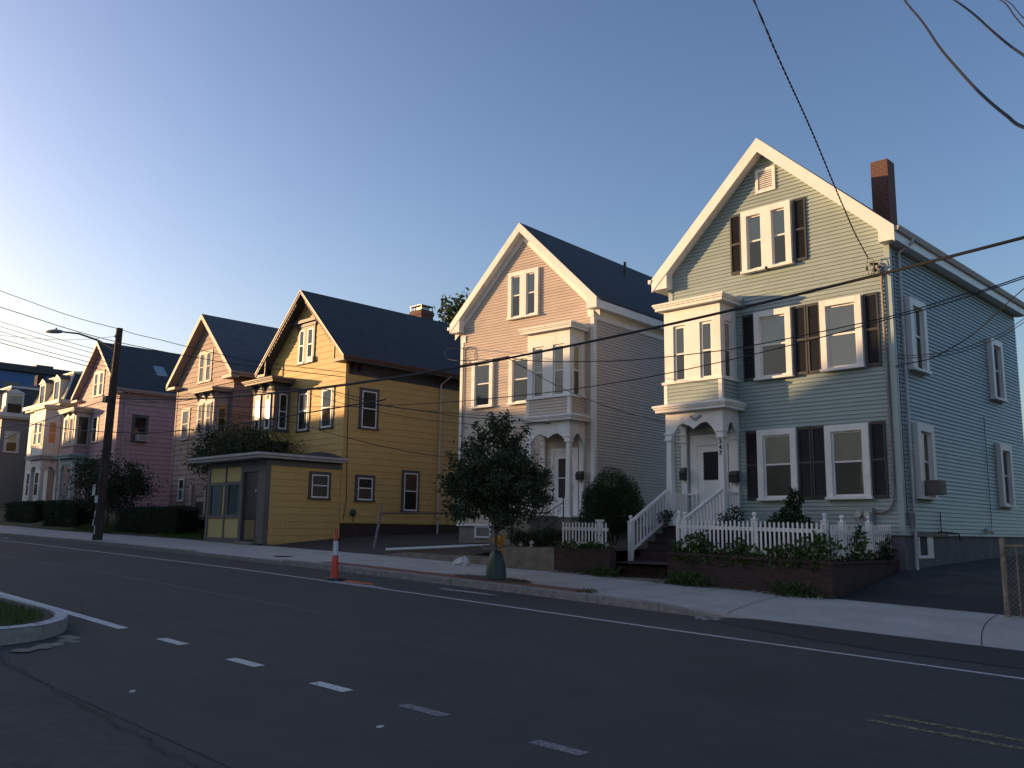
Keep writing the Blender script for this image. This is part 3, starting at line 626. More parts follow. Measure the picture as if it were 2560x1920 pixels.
# ================================================================ cream house
H, zo, RF = house('cream_house', (-18.65, 22.71), 6.09, 11, .22, 7.25, -3.08, 3.40, 7.73, 11.03, .26, 'cream clapboard house with a steep white gable and a bay over its porch', 'house', cream_s, .1016, white, roofm, found, 'gabled houses along the street', 4, -1.1, fasc=.36, rakeh=.34, frieze=.34)
window(H, F, -3.73, -3.02, 7.53, 9.27, .15, .11, up=blind_b, low=screen, zoff=zo); window(H, F, -3.03+.005, -2.33, 7.53, 9.27, .15, .11, up=blind_b, low=screen, zoff=zo)
MB(F).box(-3.175, -2.88, 0, .113, 7.58, 9.273).build('mullion', white, H, z=zo)
window(H, F, -5.46, -4.42, 4.43, 6.21, .16, .12, zoff=zo); window(H, F, -3.64, -2.60, 4.43, 6.20, .16, .12, zoff=zo)
window(H, F, -5.46, -4.42, 1.05, 2.85, .16, .12, zoff=zo); window(H, F, -3.60, -2.56, 1.05, 2.85, .16, .12, zoff=zo)
b = MB(); b.box(-.22, .03, -.05, .0, 7.12, 7.40).box(-6.12, -5.86, -.05, .0, 6.98, 7.25).box(-.0, .035, .0, 11, 7.06, 7.40); b.build('frieze_board', white, H, z=zo)
MB().box(-6.14, .03, -.05, 0, .17, .23).build('water_table', white, H, z=zo)
P = bay_porch(H, zo, -2.16, -.36, .85, 0, 0, 6.63, 4.40, 3.9, 3.59, 3.76, 3.23, cream_s, .1016, ((-1.94, -1.46), (-1.07, -.59)), (-.64, -.22), .50, 2.88, .17, .19, pend=3.04)
dr = MB(F).box(-1.62, -.70, 0, .05, .52, 2.66).build('front_door', white, H, z=zo)
b = MB(F); b.box(-1.72, -1.62, 0, .08, .5, 2.76).box(-.70, -.60, 0, .08, .5, 2.76).box(-1.62, -.70, 0, .08, 2.66, 2.76); b.build('door_surround', white, H, z=zo)
MB(F).quad((-1.42, .055, 1.12), (-.92, .055, 1.12), (-.92, .055, 2.42), (-1.42, .055, 2.42)).build('door_light', mat('brown_door_glass', (.055, .042, .036), .2), dr)
b = MB(F); b.box(-1.47, -1.42, .05, .065, 1.07, 2.47).box(-.92, -.87, .05, .065, 1.07, 2.47).box(-1.42, -.92, .05, .065, 2.42, 2.47).box(-1.42, -.92, .05, .065, 1.07, 1.12).box(-1.42, -.92, .056, .065, 1.76, 1.79); b.build('door_panel', white, dr)
MB(F).tube([(-.80, .055, 1.35), (-.80, .10, 1.37), (-.80, .10, 1.47), (-.80, .055, 1.5)], .012, 6).build('door_handle', metald, dr)
MB().box(-2.25, -.28, -.90, 0, -1.0, .46).build('porch_base', found, H, z=zo); MB().box(-2.28, -.25, -.95, -.02, .46, .50).build('porch_floor', white, H, z=zo)
b = MB(F); b.box(-5.25, -5.16, -.02, .02, -.25, .18).box(-4.54, -4.45, -.02, .02, -.25, .18).box(-5.16, -4.54, -.02, .02, -.25, -.19).box(-5.16, -4.54, -.02, .02, .12, .18); bw = b.build('basement_window', white, H, z=zo)
MB(F).quad((-5.16, -.005, -.19), (-4.54, -.005, -.19), (-4.54, -.005, .12), (-5.16, -.005, .12)).build('pane', screen, bw)
MB(F).quad((-3.45, -.008, -.2), (-3.1, -.008, -.2), (-3.1, -.008, .12), (-3.45, -.008, .12)).build('basement_window', unlit, H, z=zo)
b = MB(); b.tube([(-2.1, 5.1, 9.7), (-2.1, 5.1, 10.65)], .055, 10); b.build('vent_pipe', metald, H, True, zo)
sl_ = (11.03-7.73)/3.40
b = MB(); rz_ = lambda x: 11.03-(x+3.08)*sl_
b.add([(x, y, rz_(x)+h_) for h_ in (.0, .14) for x, y in ((-2.05, 7.6), (-1.25, 7.6), (-1.25, 8.7), (-2.05, 8.7))], [(4, 5, 6, 7), (0, 1, 5, 4), (1, 2, 6, 5), (2, 3, 7, 6), (3, 0, 4, 7)]); b.build('skylight', mat('skylight_frame', (.22, .25, .28), .4), H, z=zo)
gutter(H, zo, -6.6, -.3, 11, 7.62)
b = MB(); b.tube([(-5.95, -.06, 1.5), (-5.95, -.06, 6.75)], .02, 6); b.tube([(-5.95, -.06, 6.75), (-5.9, -.12, 6.8), (-5.6, -.15, 6.75)], .03, 6); b.tube([(-5.6, -.14, 6.7), (-5.5, -.14, 6.35), (-5.75, -.12, 6.2), (-5.93, -.08, 6.4)], .012, 5); b.tube([(-5.65, -.14, 6.6), (-5.62, -.14, 6.3), (-5.8, -.12, 6.15)], .01, 5); b.build('service_mast', mat('mast_grey', (.2, .2, .21), .6), H, True, zo)
c4, s4 = math.cos(R_(4)), math.sin(R_(4)); wl = lambda x, y, z: (-18.65+x*c4-y*s4, 22.71+x*s4+y*c4, z)
mailbox(wl(-2.0, -.11, 1.68), 'black mailbox left of the white storm door on the cream house', .26, .28, R_(4)); mailbox(wl(-.44, -.11, 1.68), 'black mailbox right of the white storm door on the cream house', .26, .28, R_(4))
# ================================================================ yellow house
H, zo, RF = house('yellow_house', (-31, 21.44), 6.03, 12, .24, 7.08, -3.0, 3.55, 7.10, 10.50, .50, 'yellow shingled house with dark trim and a brick chimney on its roof', 'house', yellow_s, .27, dtrim, roofm, brickd, 'gabled houses along the street', 0, -1.0, fasc=.20, rakeh=.17, sdepth=.012, ends=False, cornerm=yellow_s)
roofF = RF
# exaggerated eaves: returns with posts, lit thin fascia, scalloped board
b = MB(); cx_, hf, zt_, za_ = -3.0, 3.55, 7.10, 10.50; sl_ = (za_-zt_)/hf
for s in (-1, 1):
    xo = cx_+s*hf; xi = cx_+s*(hf-.78); x0, x1 = min(xo, xi), max(xo, xi)
    b.box(x0, x1, -.50, -.0, 6.90, 7.02); zz = za_-abs(xi-cx_)*sl_-.15
    b.box(xi-.03, xi+.03, -.50, -.44, 7.02, zz)
b.build('eave_return', dtrim, roofF)
b = MB()
for s in (-1, 1):
    n = 16
    for i in range(n):
        t0, t1 = .10+.62*i/n, .10+.62*(i+.72)/n
        for k in (0,):
            xa, xb = cx_+s*hf*t0, cx_+s*hf*t1; za0, zb0 = za_-hf*t0*sl_-.17, za_-hf*t1*sl_-.17
            P_ = [(xa, za0), (xb, zb0), (xb, zb0-.10), ((xa+xb)/2, (za0+zb0)/2-.17), (xa, za0-.10)]
            b.prism(P_ if s < 0 else P_[::-1], -.50, -.46, 'y')
b.build('bargeboard', mat('maroon_trim', (.09, .03, .03), .6), roofF)
rake(roofF, 0, cx_, hf+.01, zt_, za_+.01, -.56, -.535, .06, mat('pale_drip_edge', (.45, .40, .32), .5), 'drip_edge', 0)
b = MB(side()); b.box(0, 12, .0, .03, 6.45, 6.90); b.build('frieze_band', mat('navy_band', (.030, .035, .05), .6), H, z=zo)
b = MB()
for y in (.25, .6, 4.9, 5.4, 9.9): b.prism([(.03, 6.55), (.42, 6.88), (.03, 6.88)], y, y+.08, 'y')
b.build('eave_bracket', mat('maroon_trim', (.09, .03, .03)), H, z=zo)
gutter(H, zo, .53, -.5, 12.2, 7.09, mat('rusty_gutter', (.10, .05, .035), .7, .3, 3))
window(H, F, -3.80, -3.13, 7.23, 8.93, .14, .06, dtrim, white, blind_w, unlit, zoff=zo, lab='attic sash with a box fan' if False else None); window(H, F, -3.14+.005, -2.43, 7.23, 8.93, .14, .06, dtrim, white, blind_w, unlit, zoff=zo)
b = MB(F); b.box(-3.90, -2.33, 0, .10, 8.93, 9.08).box(-4.05, -2.18, 0, .22, 9.08, 9.22); b.build('window_hood', dtrim, H, z=zo)
for u in (-3.58, -1.75): window(H, F, u, u+1.0, 4.20, 6.02, .14, .05, dtrim, white, screen, unlit, zoff=zo)
window(H, SD, .72, 1.74, 4.19, 5.95, .13, .05, dtrim, white, unlit, unlit, zoff=zo); window(H, SD, .67, 1.68, 1.15, 2.26, .13, .05, dtrim, white, unlit, screen, zoff=zo); window(H, SD, 3.13, 4.12, .77, 2.58, .12, .05, dtrim, white, screen, unlit, zoff=zo)
# bay
x0, x1, pj = -6.10, -4.28, .80
by = MB().box(x0, x1, -pj, -.0, 4.30, 6.25).build('bay', mat('faded_trim', (.13, .11, .11), .6), H, z=zo)
b = MB(); b.box(x0, x1, -pj, 0, 3.80, 4.22); b.build('bay_apron', yellow_s, by); MB().box(x0-.06, x1+.06, -pj-.06, 0, 4.22, 4.30).build('bay_sill', dtrim, by)
b = MB(); b.prism([(x0-.15, -pj-.15), (x1+.15, -pj-.15), (x1+.15, 0), (x0-.15, 0)], 3.70, 3.80, 'z'); b.add([(x0-.1, -pj-.1, 3.70), (x1+.1, -pj-.1, 3.70), (x1+.1, 0, 3.70), (x0-.1, 0, 3.70), (x0+.3, -.15, 3.28), (x1-.25, -.15, 3.28), (x1-.25, 0, 3.28), (x0+.3, 0, 3.28)], [(0, 4, 5, 1), (1, 5, 6, 2), (3, 7, 4, 0), (4, 7, 6, 5)]); b.build('bay_skirt', mat('maroon_skirt', (.06, .025, .022), .7), by)
cornice(by, 0, x0, x1, pj, 6.42, 6.62, .42, mat('brown_grey_trim', (.14, .115, .095), .6), 'bay_cornice')
MB().box(x0, x1, -pj-.01, 0, 6.25, 6.42).build('bay_frieze', dtrim, by)
b = MB()
for x in (x0+.05, (x0+x1)/2-.04, x1-.13):
    for dx in (0, .12): b.prism([(-pj-.02, 6.02), (-pj-.02, 6.42), (-pj-.34, 6.42), (-pj-.10, 6.24)], x+dx-.03, x+dx+.03, 'x')
b.build('bay_bracket', dtrim, by)
for a in (-5.84, -4.96): window(H, front(-pj), a, a+.50, 4.32, 5.98, .05, .03, dtrim, white, unlit, unlit, sill=False, zoff=zo)
window(H, side(x1), -.60, -.12, 4.32, 5.98, .04, .03, dtrim, white, unlit, unlit, sill=False, zoff=zo)
chimney(H, zo, -4.25, -3.35, 6.7, 7.5, 8.8, 11.05, brick, flash=(9.45, 9.72))
downspout(H, zo, [(.58, 5.35, 6.98), (.45, 5.3, 6.85), (.07, 5.2, 6.6), (.07, 5.2, 6.3), (.07, 5.2, -.12), (.12, 5.1, -.2)], mat('weathered_white', (.5, .49, .5)))
b = MB(); b.tube([(.03, .15, .4), (.05, .25, 1.2), (.03, .2, 3), (.04, .14, 5.8)], .014, 5); b.build('cable_run', mat('brown_cable', (.05, .03, .02), .7), H, z=zo)
b = MB(side()); b.tube([(.60, .10, .62), (.60, .10, .30)], .02, 6); b.T = lambda u, v_, w_: (.02+w_, .60+u, .68+v_); b.lathe((0, 0, 0), [(.15, 0), (.15, .06), (.11, .10), (.10, .15), (.01, .155)], 16); b.build('electric_meter', mat('dark_meter', (.05, .06, .055), .4), H, z=zo)
r = root('box_fan', (-31-2.62, 21.44-.09, 7.36), 'small white box fan in the attic window of the yellow house', 'fan'); MB().box(-.22, .22, -.06, .02, -.12, .12, .0).build('housing', mat('white_plastic', (.8, .79, .76), .5, .03), r)
b = MB(lambda u, v_, w_: (u, -.062-w_, v_)); b.lathe((.05, 0, 0), [(.085, 0), (.085, .006), (.02, .007)], 16); b.build('grille', metald, r)
# ---------------- shop front annex
A_ = root('shop_annex', (-31, 18.0, -.75), 'low yellow shop front with grey trim on the front of the yellow house', 'shop'); zo = .75
b = MB(side()); clap(b, .02, 3.44, -.62, 2.40, .27, .012); b.build('side_wall', yellow_s, A_, z=zo)
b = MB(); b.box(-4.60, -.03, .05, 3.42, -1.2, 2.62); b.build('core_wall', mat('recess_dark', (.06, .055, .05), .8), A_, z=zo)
b = MB()
for x0_, x1_ in ((-4.62, -4.43), (-3.13, -3.05), (-1.88, -1.68)): b.box(x0_, x1_, -.06, .05, -.55, 2.62)
b.box(-.52, .03, -.06, .05, -.60, 2.62).box(-4.43, -1.88, -.05, .05, 2.42, 2.62).box(-4.43, -3.13, -.05, .05, 1.70, 1.83).box(-3.05, -1.88, -.05, .05, 1.70, 1.83).box(-4.43, -3.13, -.05, .05, .36, .52).box(-3.05, -1.88, -.05, .05, .36, .52)
b.box(-1.68, -.52, -.05, .05, 2.18, 2.62).box(-4.43, -1.88, -.05, .05, -.60, -.40).box(-4.52, 0.03, .0, .02, 2.55, 2.62).box(.0, .035, .0, 3.44, 2.40, 2.62).box(-.10, .036, -.02, .16, -.62, 2.40)
b.build('trim_frame', mat('slate_trim', (.105, .098, .095), .6, .12, 3), A_, z=zo)
b = MB(front(-.02))
for r4 in ((-4.43, -3.13, 1.83, 2.42), (-3.05, -1.88, 1.83, 2.42), (-4.43, -3.13, -.40, .36), (-3.05, -1.88, -.40, .36), (-3.42, -2.84, .52, 1.70)): b.quad((r4[0], 0, r4[2]), (r4[1], 0, r4[2]), (r4[1], 0, r4[3]), (r4[0], 0, r4[3]))
b.T = lambda u, d, w_: (u, .02-d, w_); b.build('stucco_panel', mat('yellow_stucco', (.50, .41, .17), .8, .1, 20, bump=.5, bscale=60), A_, z=zo)
for a, c in ((-4.30, -3.42), (-2.84, -1.95)):
    b = MB(front()); b.box(a-.13, a, 0, .05, .52, 1.70).box(c, c+.07, 0, .05, .52, 1.70); ww = b.build('shop_window', dtrim, A_, z=zo)
    MB(front()).quad((a, -.012, .52), (c, -.012, .52), (c, -.012, 1.70), (a, -.012, 1.70)).build('blind', mat('shop_blind', (.34, .42, .42), .7, .15, 2), ww)
    MB(front()).quad((a, -.002, .52), (c, -.002, .52), (c, -.002, 1.70), (a, -.002, 1.70)).build('pane', GL, ww)
b = MB(); b.box(-1.60, -.60, .02, .04, .36, 2.18); d_ = b.build('shop_door', mat('dark_door', (.03, .026, .024), .4), A_, z=zo); MB(front()).quad((-1.5, -.015, -.45), (-.7, -.015, -.45), (-.7, -.015, .30), (-1.5, -.015, .30)).build('kick_panel', mat('door_mustard', (.16, .12, .05), .6), d_)
MB(front()).tube([(-.56, .06, 1.45), (-.54, .12, 1.46), (-.50, .14, 1.38)], .02, 6).build('door_lamp', white, A_, z=zo)
MB().box(-1.7, -.5, -.25, .1, -.75, -.52).build('door_step', found, A_, z=zo)
window(A_, side(), 1.88, 2.91, 1.17, 2.27, .12, .05, dtrim, white, screen, screen, zoff=zo)
b = MB(); O_ = [(-5.35, -.55), (.30, -.55), (.30, 3.43), (-5.35, 3.43)]
b.prism(O_, 2.66, 2.76, 'z').prism([(-5.42, -.62), (.37, -.62), (.37, 3.43), (-5.42, 3.43)], 2.76, 2.86, 'z'); rf = b.build('roof', mat('weathered_fascia', (.36, .36, .35), .6, .15, 4), A_, z=zo)
MB().prism([(-5.38, -.58), (.33, -.58), (.33, 3.42), (-5.38, 3.42)], 2.86, 2.875, 'z').build('roofing', roofm, rf)
b = MB(); n = 24
prof = [(1.6+1.85*i/n, 2.88+.17*math.sin(math.pi*(i/n)**.8)*(1+.06*math.sin(i*2.3))) for i in range(n+1)]
for (ya, za2), (yb, zb2) in zip(prof, prof[1:]): b.add([(.26, ya, 2.87), (.26, yb, 2.87), (.20, yb, zb2), (.20, ya, za2), (-.3, yb, zb2+.01), (-.3, ya, za2+.01)], [(0, 1, 2, 3), (3, 2, 4, 5)])
b.build('tarred_edge', mat('tar_felt', (.07, .07, .075), .95, .4, 9, bump=1, bscale=30), rf)
# ================================================================ brown house
H, zo, RF = house('brown_house', (-40.6, 21.5), 6.2, 14, .50, 7.35, -3.12, 3.58, 7.62, 11.02, .42, 'brown shingled house with a grey roof behind the leafy tree', 'house', brown_s, .27, mat('brown_trim', (.36, .29, .25), .6, .1, 4), roofg, found, 'gabled houses along the street', 0, -.7, fasc=.22, rakeh=.26, ends=False, sdepth=.02, cornerm=brown_s)
tb = MATS['brown_trim']
b = MB()
for s in (-1, 1):
    xo = -3.12+s*3.58; xi = -3.12+s*2.60; b.box(min(xo, xi), max(xo, xi), -.42, 0, 7.30, 7.44)
b.build('eave_return', tb, RF)
window(H, F, -3.86, -3.13, 7.42, 9.10, .13, .05, tb, tb, blind_w, blind_w, zoff=zo); window(H, F, -3.12, -2.40, 7.42, 9.10, .13, .05, tb, tb, blind_w, blind_w, zoff=zo)
window(H, F, -5.45, -4.48, 4.54, 6.24, .13, .05, tb, tb, blind_w, blind_w, zoff=zo)
MB().box(-1.9, .06, -.10, .0, 7.12, 7.46).build('belt_board', brown_s, H, z=zo)
x0, x1, pj = -2.12, -.38, .8
by = MB().box(x0, x1, -pj, 0, 4.4, 6.55).build('bay', mat('mauve_trim', (.30, .25, .27), .6), H, z=zo); cornice(by, 0, x0, x1, pj, 6.62, 6.78, .36, tb, 'bay_cornice')
b = MB()
for x in (x0+.05, -1.25, x1-.1): b.prism([(-pj-.0, 6.2), (-pj-.0, 6.62), (-pj-.28, 6.62), (-pj-.08, 6.4)], x, x+.05, 'x')
b.build('bay_bracket', dtrim, by)
MB().box(x0, x1, -pj+.0, 0, 3.4, 4.4).build('bay_apron', brown_s, by)
for a in (-1.95, -1.08): window(H, front(-pj), a, a+.55, 4.50, 6.12, .07, .03, tb, tb, blind_w, screen, sill=False, zoff=zo)
window(H, side(x1), -.66, -.10, 4.50, 6.12, .08, .03, tb, tb, screen, unlit, sill=False, zoff=zo)
b = MB(F); b.box(-3.72, -3.55, 0, .12, .55, 2.15).box(-2.15, -1.98, 0, .12, .55, 2.15); b.build('door_surround', tb, H, z=zo)
d_ = MB(F).box(-3.2, -2.2, -.0, .03, .6, 1.55).build('front_door', mat('dark_door', (.03, .026, .024)), H, z=zo); MB(F).box(-3.1, -2.3, .03, .04, 1.28, 1.50).build('door_panel', tb, d_)
window(H, F, -5.3, -4.5, 1.30, 2.6, .12, .05, tb, white, screen, blind_b, zoff=zo)
b = MB()
for k in range(4): b.box(-4.1-.1*k, -1.9, -.5-.3*(k+1), -.0, -.2, .52-.16*k)
b.build('door_steps', found, H, z=zo)
chimney(H, zo, -6.9+0.2, -6.3+.2, 4.2, 4.8, 7.6, 11.85, mat('yellow_brick', (.30, .24, .12), .8, .2)) if False else None
MB().box(-5.9, -5.45, 4.2, 4.7, 7.5, 9.6).build('chimney', mat('yellow_brick', (.30, .24, .12), .8, .2), H, z=zo)
chimney(H, zo, -3.6, -2.9, 9.6, 10.3, 9, 12.05, brick, capm=mat('bright_cap', (.62, .60, .56), .5))
gutter(H, zo, .44, -.4, 14, 7.60, tb)
# ================================================================ pink house
H, zo, RF = house('pink_house', (-54.6, 21.5), 6.6, 11, 1.06, 8.05, -3.3, 3.65, 8.25, 11.55, .38, 'pink shingled house with a dark roof behind the utility pole', 'house', pink_s, .27, mat('pink_trim', (.38, .30, .29), .6, .1, 4), roofm, found, 'gabled houses along the street', 0, -.4, fasc=.22, rakeh=.22, ends=False, sdepth=.02, cornerm=pink_s)
tp = MATS['pink_trim']
b = MB()
for s in (-1, 1):
    xo = -3.3+s*3.65; xi = -3.3+s*2.65; b.box(min(xo, xi), max(xo, xi), -.38, 0, 7.92, 8.06)
b.build('eave_return', tp, RF)
window(H, F, -4.25, -3.42, 8.05, 9.72, .15, .06, tp, tp, blind_w, unlit, zoff=zo); window(H, F, -3.41, -2.58, 8.05, 9.72, .15, .06, tp, tp, blind_w, unlit, zoff=zo)
for u in (-3.9, -1.9): window(H, F, u, u+1.0, 5.12, 6.9, .13, .05, tp, white, unlit, screen, zoff=zo)
window(H, SD, .85, 1.85, 5.08, 6.75, .13, .05, dtrim, dtrim, unlit, unlit, zoff=zo); window(H, SD, .85, 1.85, 1.92, 3.6, .13, .05, tp, tp, unlit, unlit, zoff=zo)
x0, x1, pj = -6.55, -4.45, .85
by = MB().box(x0, x1, -pj, 0, 5.0, 7.1).build('bay', mat('cream_trim', (.60, .52, .42), .6), H, z=zo); MB().box(x0+.03, x1-.03, -pj+.02, 0, 4.42, 5.0).build('bay_apron', pink_s, by)
cornice(by, 0, x0, x1, pj, 7.1, 7.35, .32, mat('sand_trim', (.45, .38, .30), .6), 'bay_cornice'); MB().box(x0-.04, x1+.04, -pj-.05, 0, 4.96, 5.03).build('bay_sill', tp, by)
b = MB()
for x in (x0+.1, -5.5, x1-.15): b.prism([(-pj, 6.85), (-pj, 7.1), (-pj-.24, 7.1)], x, x+.06, 'x')
b.build('bay_bracket', teal, by)
for a in (-6.3, -5.4): window(H, front(-pj), a, a+.68, 5.05, 6.85, .13, .04, MATS['cream_trim'], mat('maroon_sash', (.10, .04, .035)), unlit, unlit, sill=False, zoff=zo)
window(H, side(x1), -.72, -.08, 5.05, 6.85, .04, .03, MATS['cream_trim'], dtrim, unlit, unlit, sill=False, zoff=zo)
P = cornice(H, zo, x0, x1, pj, 4.18, 4.40, .35, mat('faded_teal', (.24, .33, .31), .6), 'porch_roof'); MB().box(x0, x1, -pj, -.0, 3.85, 4.18).build('porch_frieze', MATS['faded_teal'], P)
for x in (x0+.1, x1-.1): column(x, -pj+.1, 1.1, 3.85, 3.4, mat('pale_teal', (.42, .48, .46), .6), P, 0, .18, .22)
bracket_arch(x0+.2, x1-.2, 3.85, 3.45, front(-pj), 3.7).build('arch_bracket', teal, P); MB().box(x0-.1, x1+.1, -pj-.1, 0, .2, 1.08).build('porch_base', found, P)
MB(F).box(-5.9, -4.9, 0, .05, 1.1, 3.2).build('front_door', mat('dark_door', (.03, .026, .024)), H, z=zo)
sl_ = 3.3/3.65; rz_ = lambda x: 11.55-(x+3.3)*sl_
b = MB(); b.add([(x, y, rz_(x)+h_) for h_ in (.0, .08) for x, y in ((-1.75, 2.6), (-1.05, 2.6), (-1.05, 3.3), (-1.75, 3.3))], [(4, 5, 6, 7), (0, 1, 5, 4), (1, 2, 6, 5), (2, 3, 7, 6), (3, 0, 4, 7)]); b.build('skylight', mat('skylight_glass', (.20, .28, .34), .15), H, z=zo)
gutter(H, zo, .35, -.38, 11, 8.22, tp); downspout(H, zo, [(.4, .5, 8.1), (.07, .35, 7.7), (.07, .35, 1.1)], tp)
def air_con(loc, label, s=(.62, .45, .38), rz=0, bodym=None):
    r = root('air_conditioner', loc, label, 'air conditioner', 'window air conditioners', rz)
    MB().box(-s[0]/2, s[0]/2, -s[1], 0, 0, s[2]).build('body', bodym or mat('beige_plastic', (.42, .40, .38), .5, .1), r)
    b = MB()
    for k in range(7): b.box(-s[0]*.42, s[0]*.42, -s[1]-.006, -s[1], s[2]*(.12+k*.115), s[2]*(.12+k*.115)+.018)
    for k in range(5): b.box(s[0]/2, s[0]/2+.005, -s[1]*.85, -s[1]*.15, s[2]*(.15+k*.15), s[2]*(.15+k*.15)+.02)
    b.build('grille', metald, r)
air_con((-54.6+.05, 21.5+1.4, 5.12), 'small air conditioner in the upper side window of the pink house', rz=R_(90))
air_con((-8.33+.06, 21.48+1.26, 1.0), 'air conditioner sticking out of the lower side window of the blue house', (.46, .42, .34), rz=R_(90), bodym=mat('dark_ac', (.12, .10, .09), .6))
# ================================================================ white mansard house
def mansard(name, loc, W, D, base, zc0, zc1, ztop, ins, label, sid, ex, front_s, side_s, trimm, gz, dorm, sdorm=()):
    H = root(name, (*loc, gz), label, 'house', 'mansard houses'); zo = -gz
    b = MB(front()); clap(b, -W, 0, base, zc0, ex); b.build('front_wall', sid, H, z=zo); b = MB(side()); clap(b, 0, D, base, zc0, ex); b.build('side_wall', sid, H, z=zo)
    MB().box(-W+.03, -.03, .03, D, gz, zc0).build('foundation', found, H, z=zo)
    MB().box(-W-.45, .35, -.45, D+.3, zc0+.12, zc1).box(-W-.3, .22, -.3, D+.2, zc0-.02, zc0+.12).build('eaves_cornice', trimm, H, z=zo)
    b = MB(); b.quad((-W, 0, zc1), (0, 0, zc1), (-ins, ins, ztop), (-W+ins, ins, ztop)); r = b.build('roof_front', front_s, H, z=zo)
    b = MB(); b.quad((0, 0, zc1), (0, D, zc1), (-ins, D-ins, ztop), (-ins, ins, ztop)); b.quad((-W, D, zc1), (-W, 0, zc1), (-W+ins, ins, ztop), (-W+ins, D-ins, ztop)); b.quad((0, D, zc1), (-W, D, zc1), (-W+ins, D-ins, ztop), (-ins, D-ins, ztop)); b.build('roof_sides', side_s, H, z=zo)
    b = MB(); b.box(-W+ins-.1, -ins+.1, ins-.1, D-ins+.1, ztop-.08, ztop+.06); b.tube([(-.0, 0, zc1), (-ins, ins, ztop)], .07, 6); b.tube([(-W, 0, zc1), (-W+ins, ins, ztop)], .07, 6); b.build('roof_curb', trimm, H, z=zo)
    b = MB(); b.add([(-W+ins, ins, ztop+.06), (-ins, ins, ztop+.06), (-ins, D-ins, ztop+.06), (-W+ins, D-ins, ztop+.06), (-W/2, D/2, ztop+.95)], [(0, 1, 4), (1, 2, 4), (2, 3, 4), (3, 0, 4)]); b.build('roof_top', roofm, H, z=zo)
    def dormer(Fd, c, wd, up, lo):
        z0, z1 = zc1+.02, zc1+1.55
        b = MB(Fd); b.box(c-wd/2, c-wd/2+.13, -.9, .03, z0, z1).box(c+wd/2-.13, c+wd/2, -.9, .03, z0, z1).box(c-wd/2+.13, c+wd/2-.13, -.9, .03, z1-.14, z1)
        b.add([(c-wd/2-.14, .10, z1), (c+wd/2+.14, .10, z1), (c, .10, z1+.36), (c-wd/2-.14, -1.1, z1), (c+wd/2+.14, -1.1, z1), (c, -1.1, z1+.36)], [(0, 1, 2), (0, 3, 4, 1), (1, 4, 5, 2), (2, 5, 3, 0)])
        dd = b.build('dormer', trimm, H, z=zo)
        MB(Fd).add([(c-wd/2-.17, .13, z1+.02), (c, .13, z1+.40), (c, -1.1, z1+.40), (c-wd/2-.17, -1.1, z1+.02), (c+wd/2+.17, .13, z1+.02), (c+wd/2+.17, -1.1, z1+.02)], [(0, 1, 2, 3), (1, 4, 5, 2)]).build('dormer_roof', roofm, dd)
        m_ = (z0+z1-.1)/2
        MB(Fd).quad((c-wd/2+.13, -.03, m_), (c+wd/2-.13, -.03, m_), (c+wd/2-.13, -.03, z1-.14), (c-wd/2+.13, -.03, z1-.14)).build('blind', up, dd); MB(Fd).quad((c-wd/2+.13, -.03, z0), (c+wd/2-.13, -.03, z0), (c+wd/2-.13, -.03, m_), (c-wd/2+.13, -.03, m_)).build('lower_blind', lo, dd)
        MB(Fd).quad((c-wd/2+.13, -.015, z0), (c+wd/2-.13, -.015, z0), (c+wd/2-.13, -.015, z1-.14), (c-wd/2+.13, -.015, z1-.14)).build('pane', GL, dd)
    for d in dorm: dormer(front(-.0), *d)
    for d in sdorm: dormer(side(.0), *d)
    return H, zo
H, zo = mansard('mansard_house', (-64.05, 21.5), 6.45, 10, 1.62, 8.05, 8.42, 10.52, .80, 'cream sunlit house with two dormers and a mansard roof toned sunlit in front', lilac_s, .12, slate_lit, slate_shade, mat('cream_trim2', (.62, .56, .44), .6, .08), .9, ((-4.35, 1.15, blind_w, unlit), (-1.5, 1.15, blind_w, blind_w)))
ct = MATS['cream_trim2']
x0, x1, pj = -2.35, -.15, 1.0
by = MB().box(x0, x1, -pj, 0, 4.6, 7.9).build('bay', lilac_s, H, z=zo); b = MB(front(-pj)); clap(b, x0, x1, 4.6, 5.3, .12); clap(b, x0, x1, 7.0, 7.8, .12); b.T = side(x1); clap(b, -pj, 0, 4.6, 7.8, .12); b.build('bay_siding', lilac_s, by)
b = MB(); b.box(x0-.02, x0+.1, -pj-.03, 0, 4.6, 7.8).box(x1-.1, x1+.022, -pj-.03, -pj+.1, 4.6, 7.8); b.build('bay_frame', ct, by); cornice(by, 0, x0, x1, pj, 7.75, 7.95, .25, ct, 'bay_cornice')
for a in (-2.1, -1.2): window(H, front(-pj), a, a+.85, 5.3, 6.98, .12, .05, ct, ct, unlit, blind_b, zoff=zo)
window(H, side(x1), -.85, -.15, 5.3, 6.98, .1, .04, lilac_s, lilac_s, mat('peach_blind', (.45, .27, .17), .8), MATS['peach_blind'], sill=False, zoff=zo)
window(H, F, -4.2, -3.2, 5.3, 6.98, .2, .05, ct, ct, mat('rust_curtain', (.22, .07, .03), .8), MATS['rust_curtain'], zoff=zo); window(H, F, -5.9, -5.0, 5.3, 6.98, .2, .05, ct, ct, MATS['rust_curtain'], unlit, zoff=zo)
P = cornice(H, zo, x0, x1, pj, 4.35, 4.58, .30, mat('lilac_trim', (.38, .35, .36), .6), 'porch_roof'); MB().box(x0, x1, -pj, 0, 3.95, 4.35).build('porch_frieze', lilac_s, P)
for x in (x0+.15, x1-.15): column(x, -pj+.15, 1.4, 3.95, 3.6, lilac_s, P, 0, .26, .3)
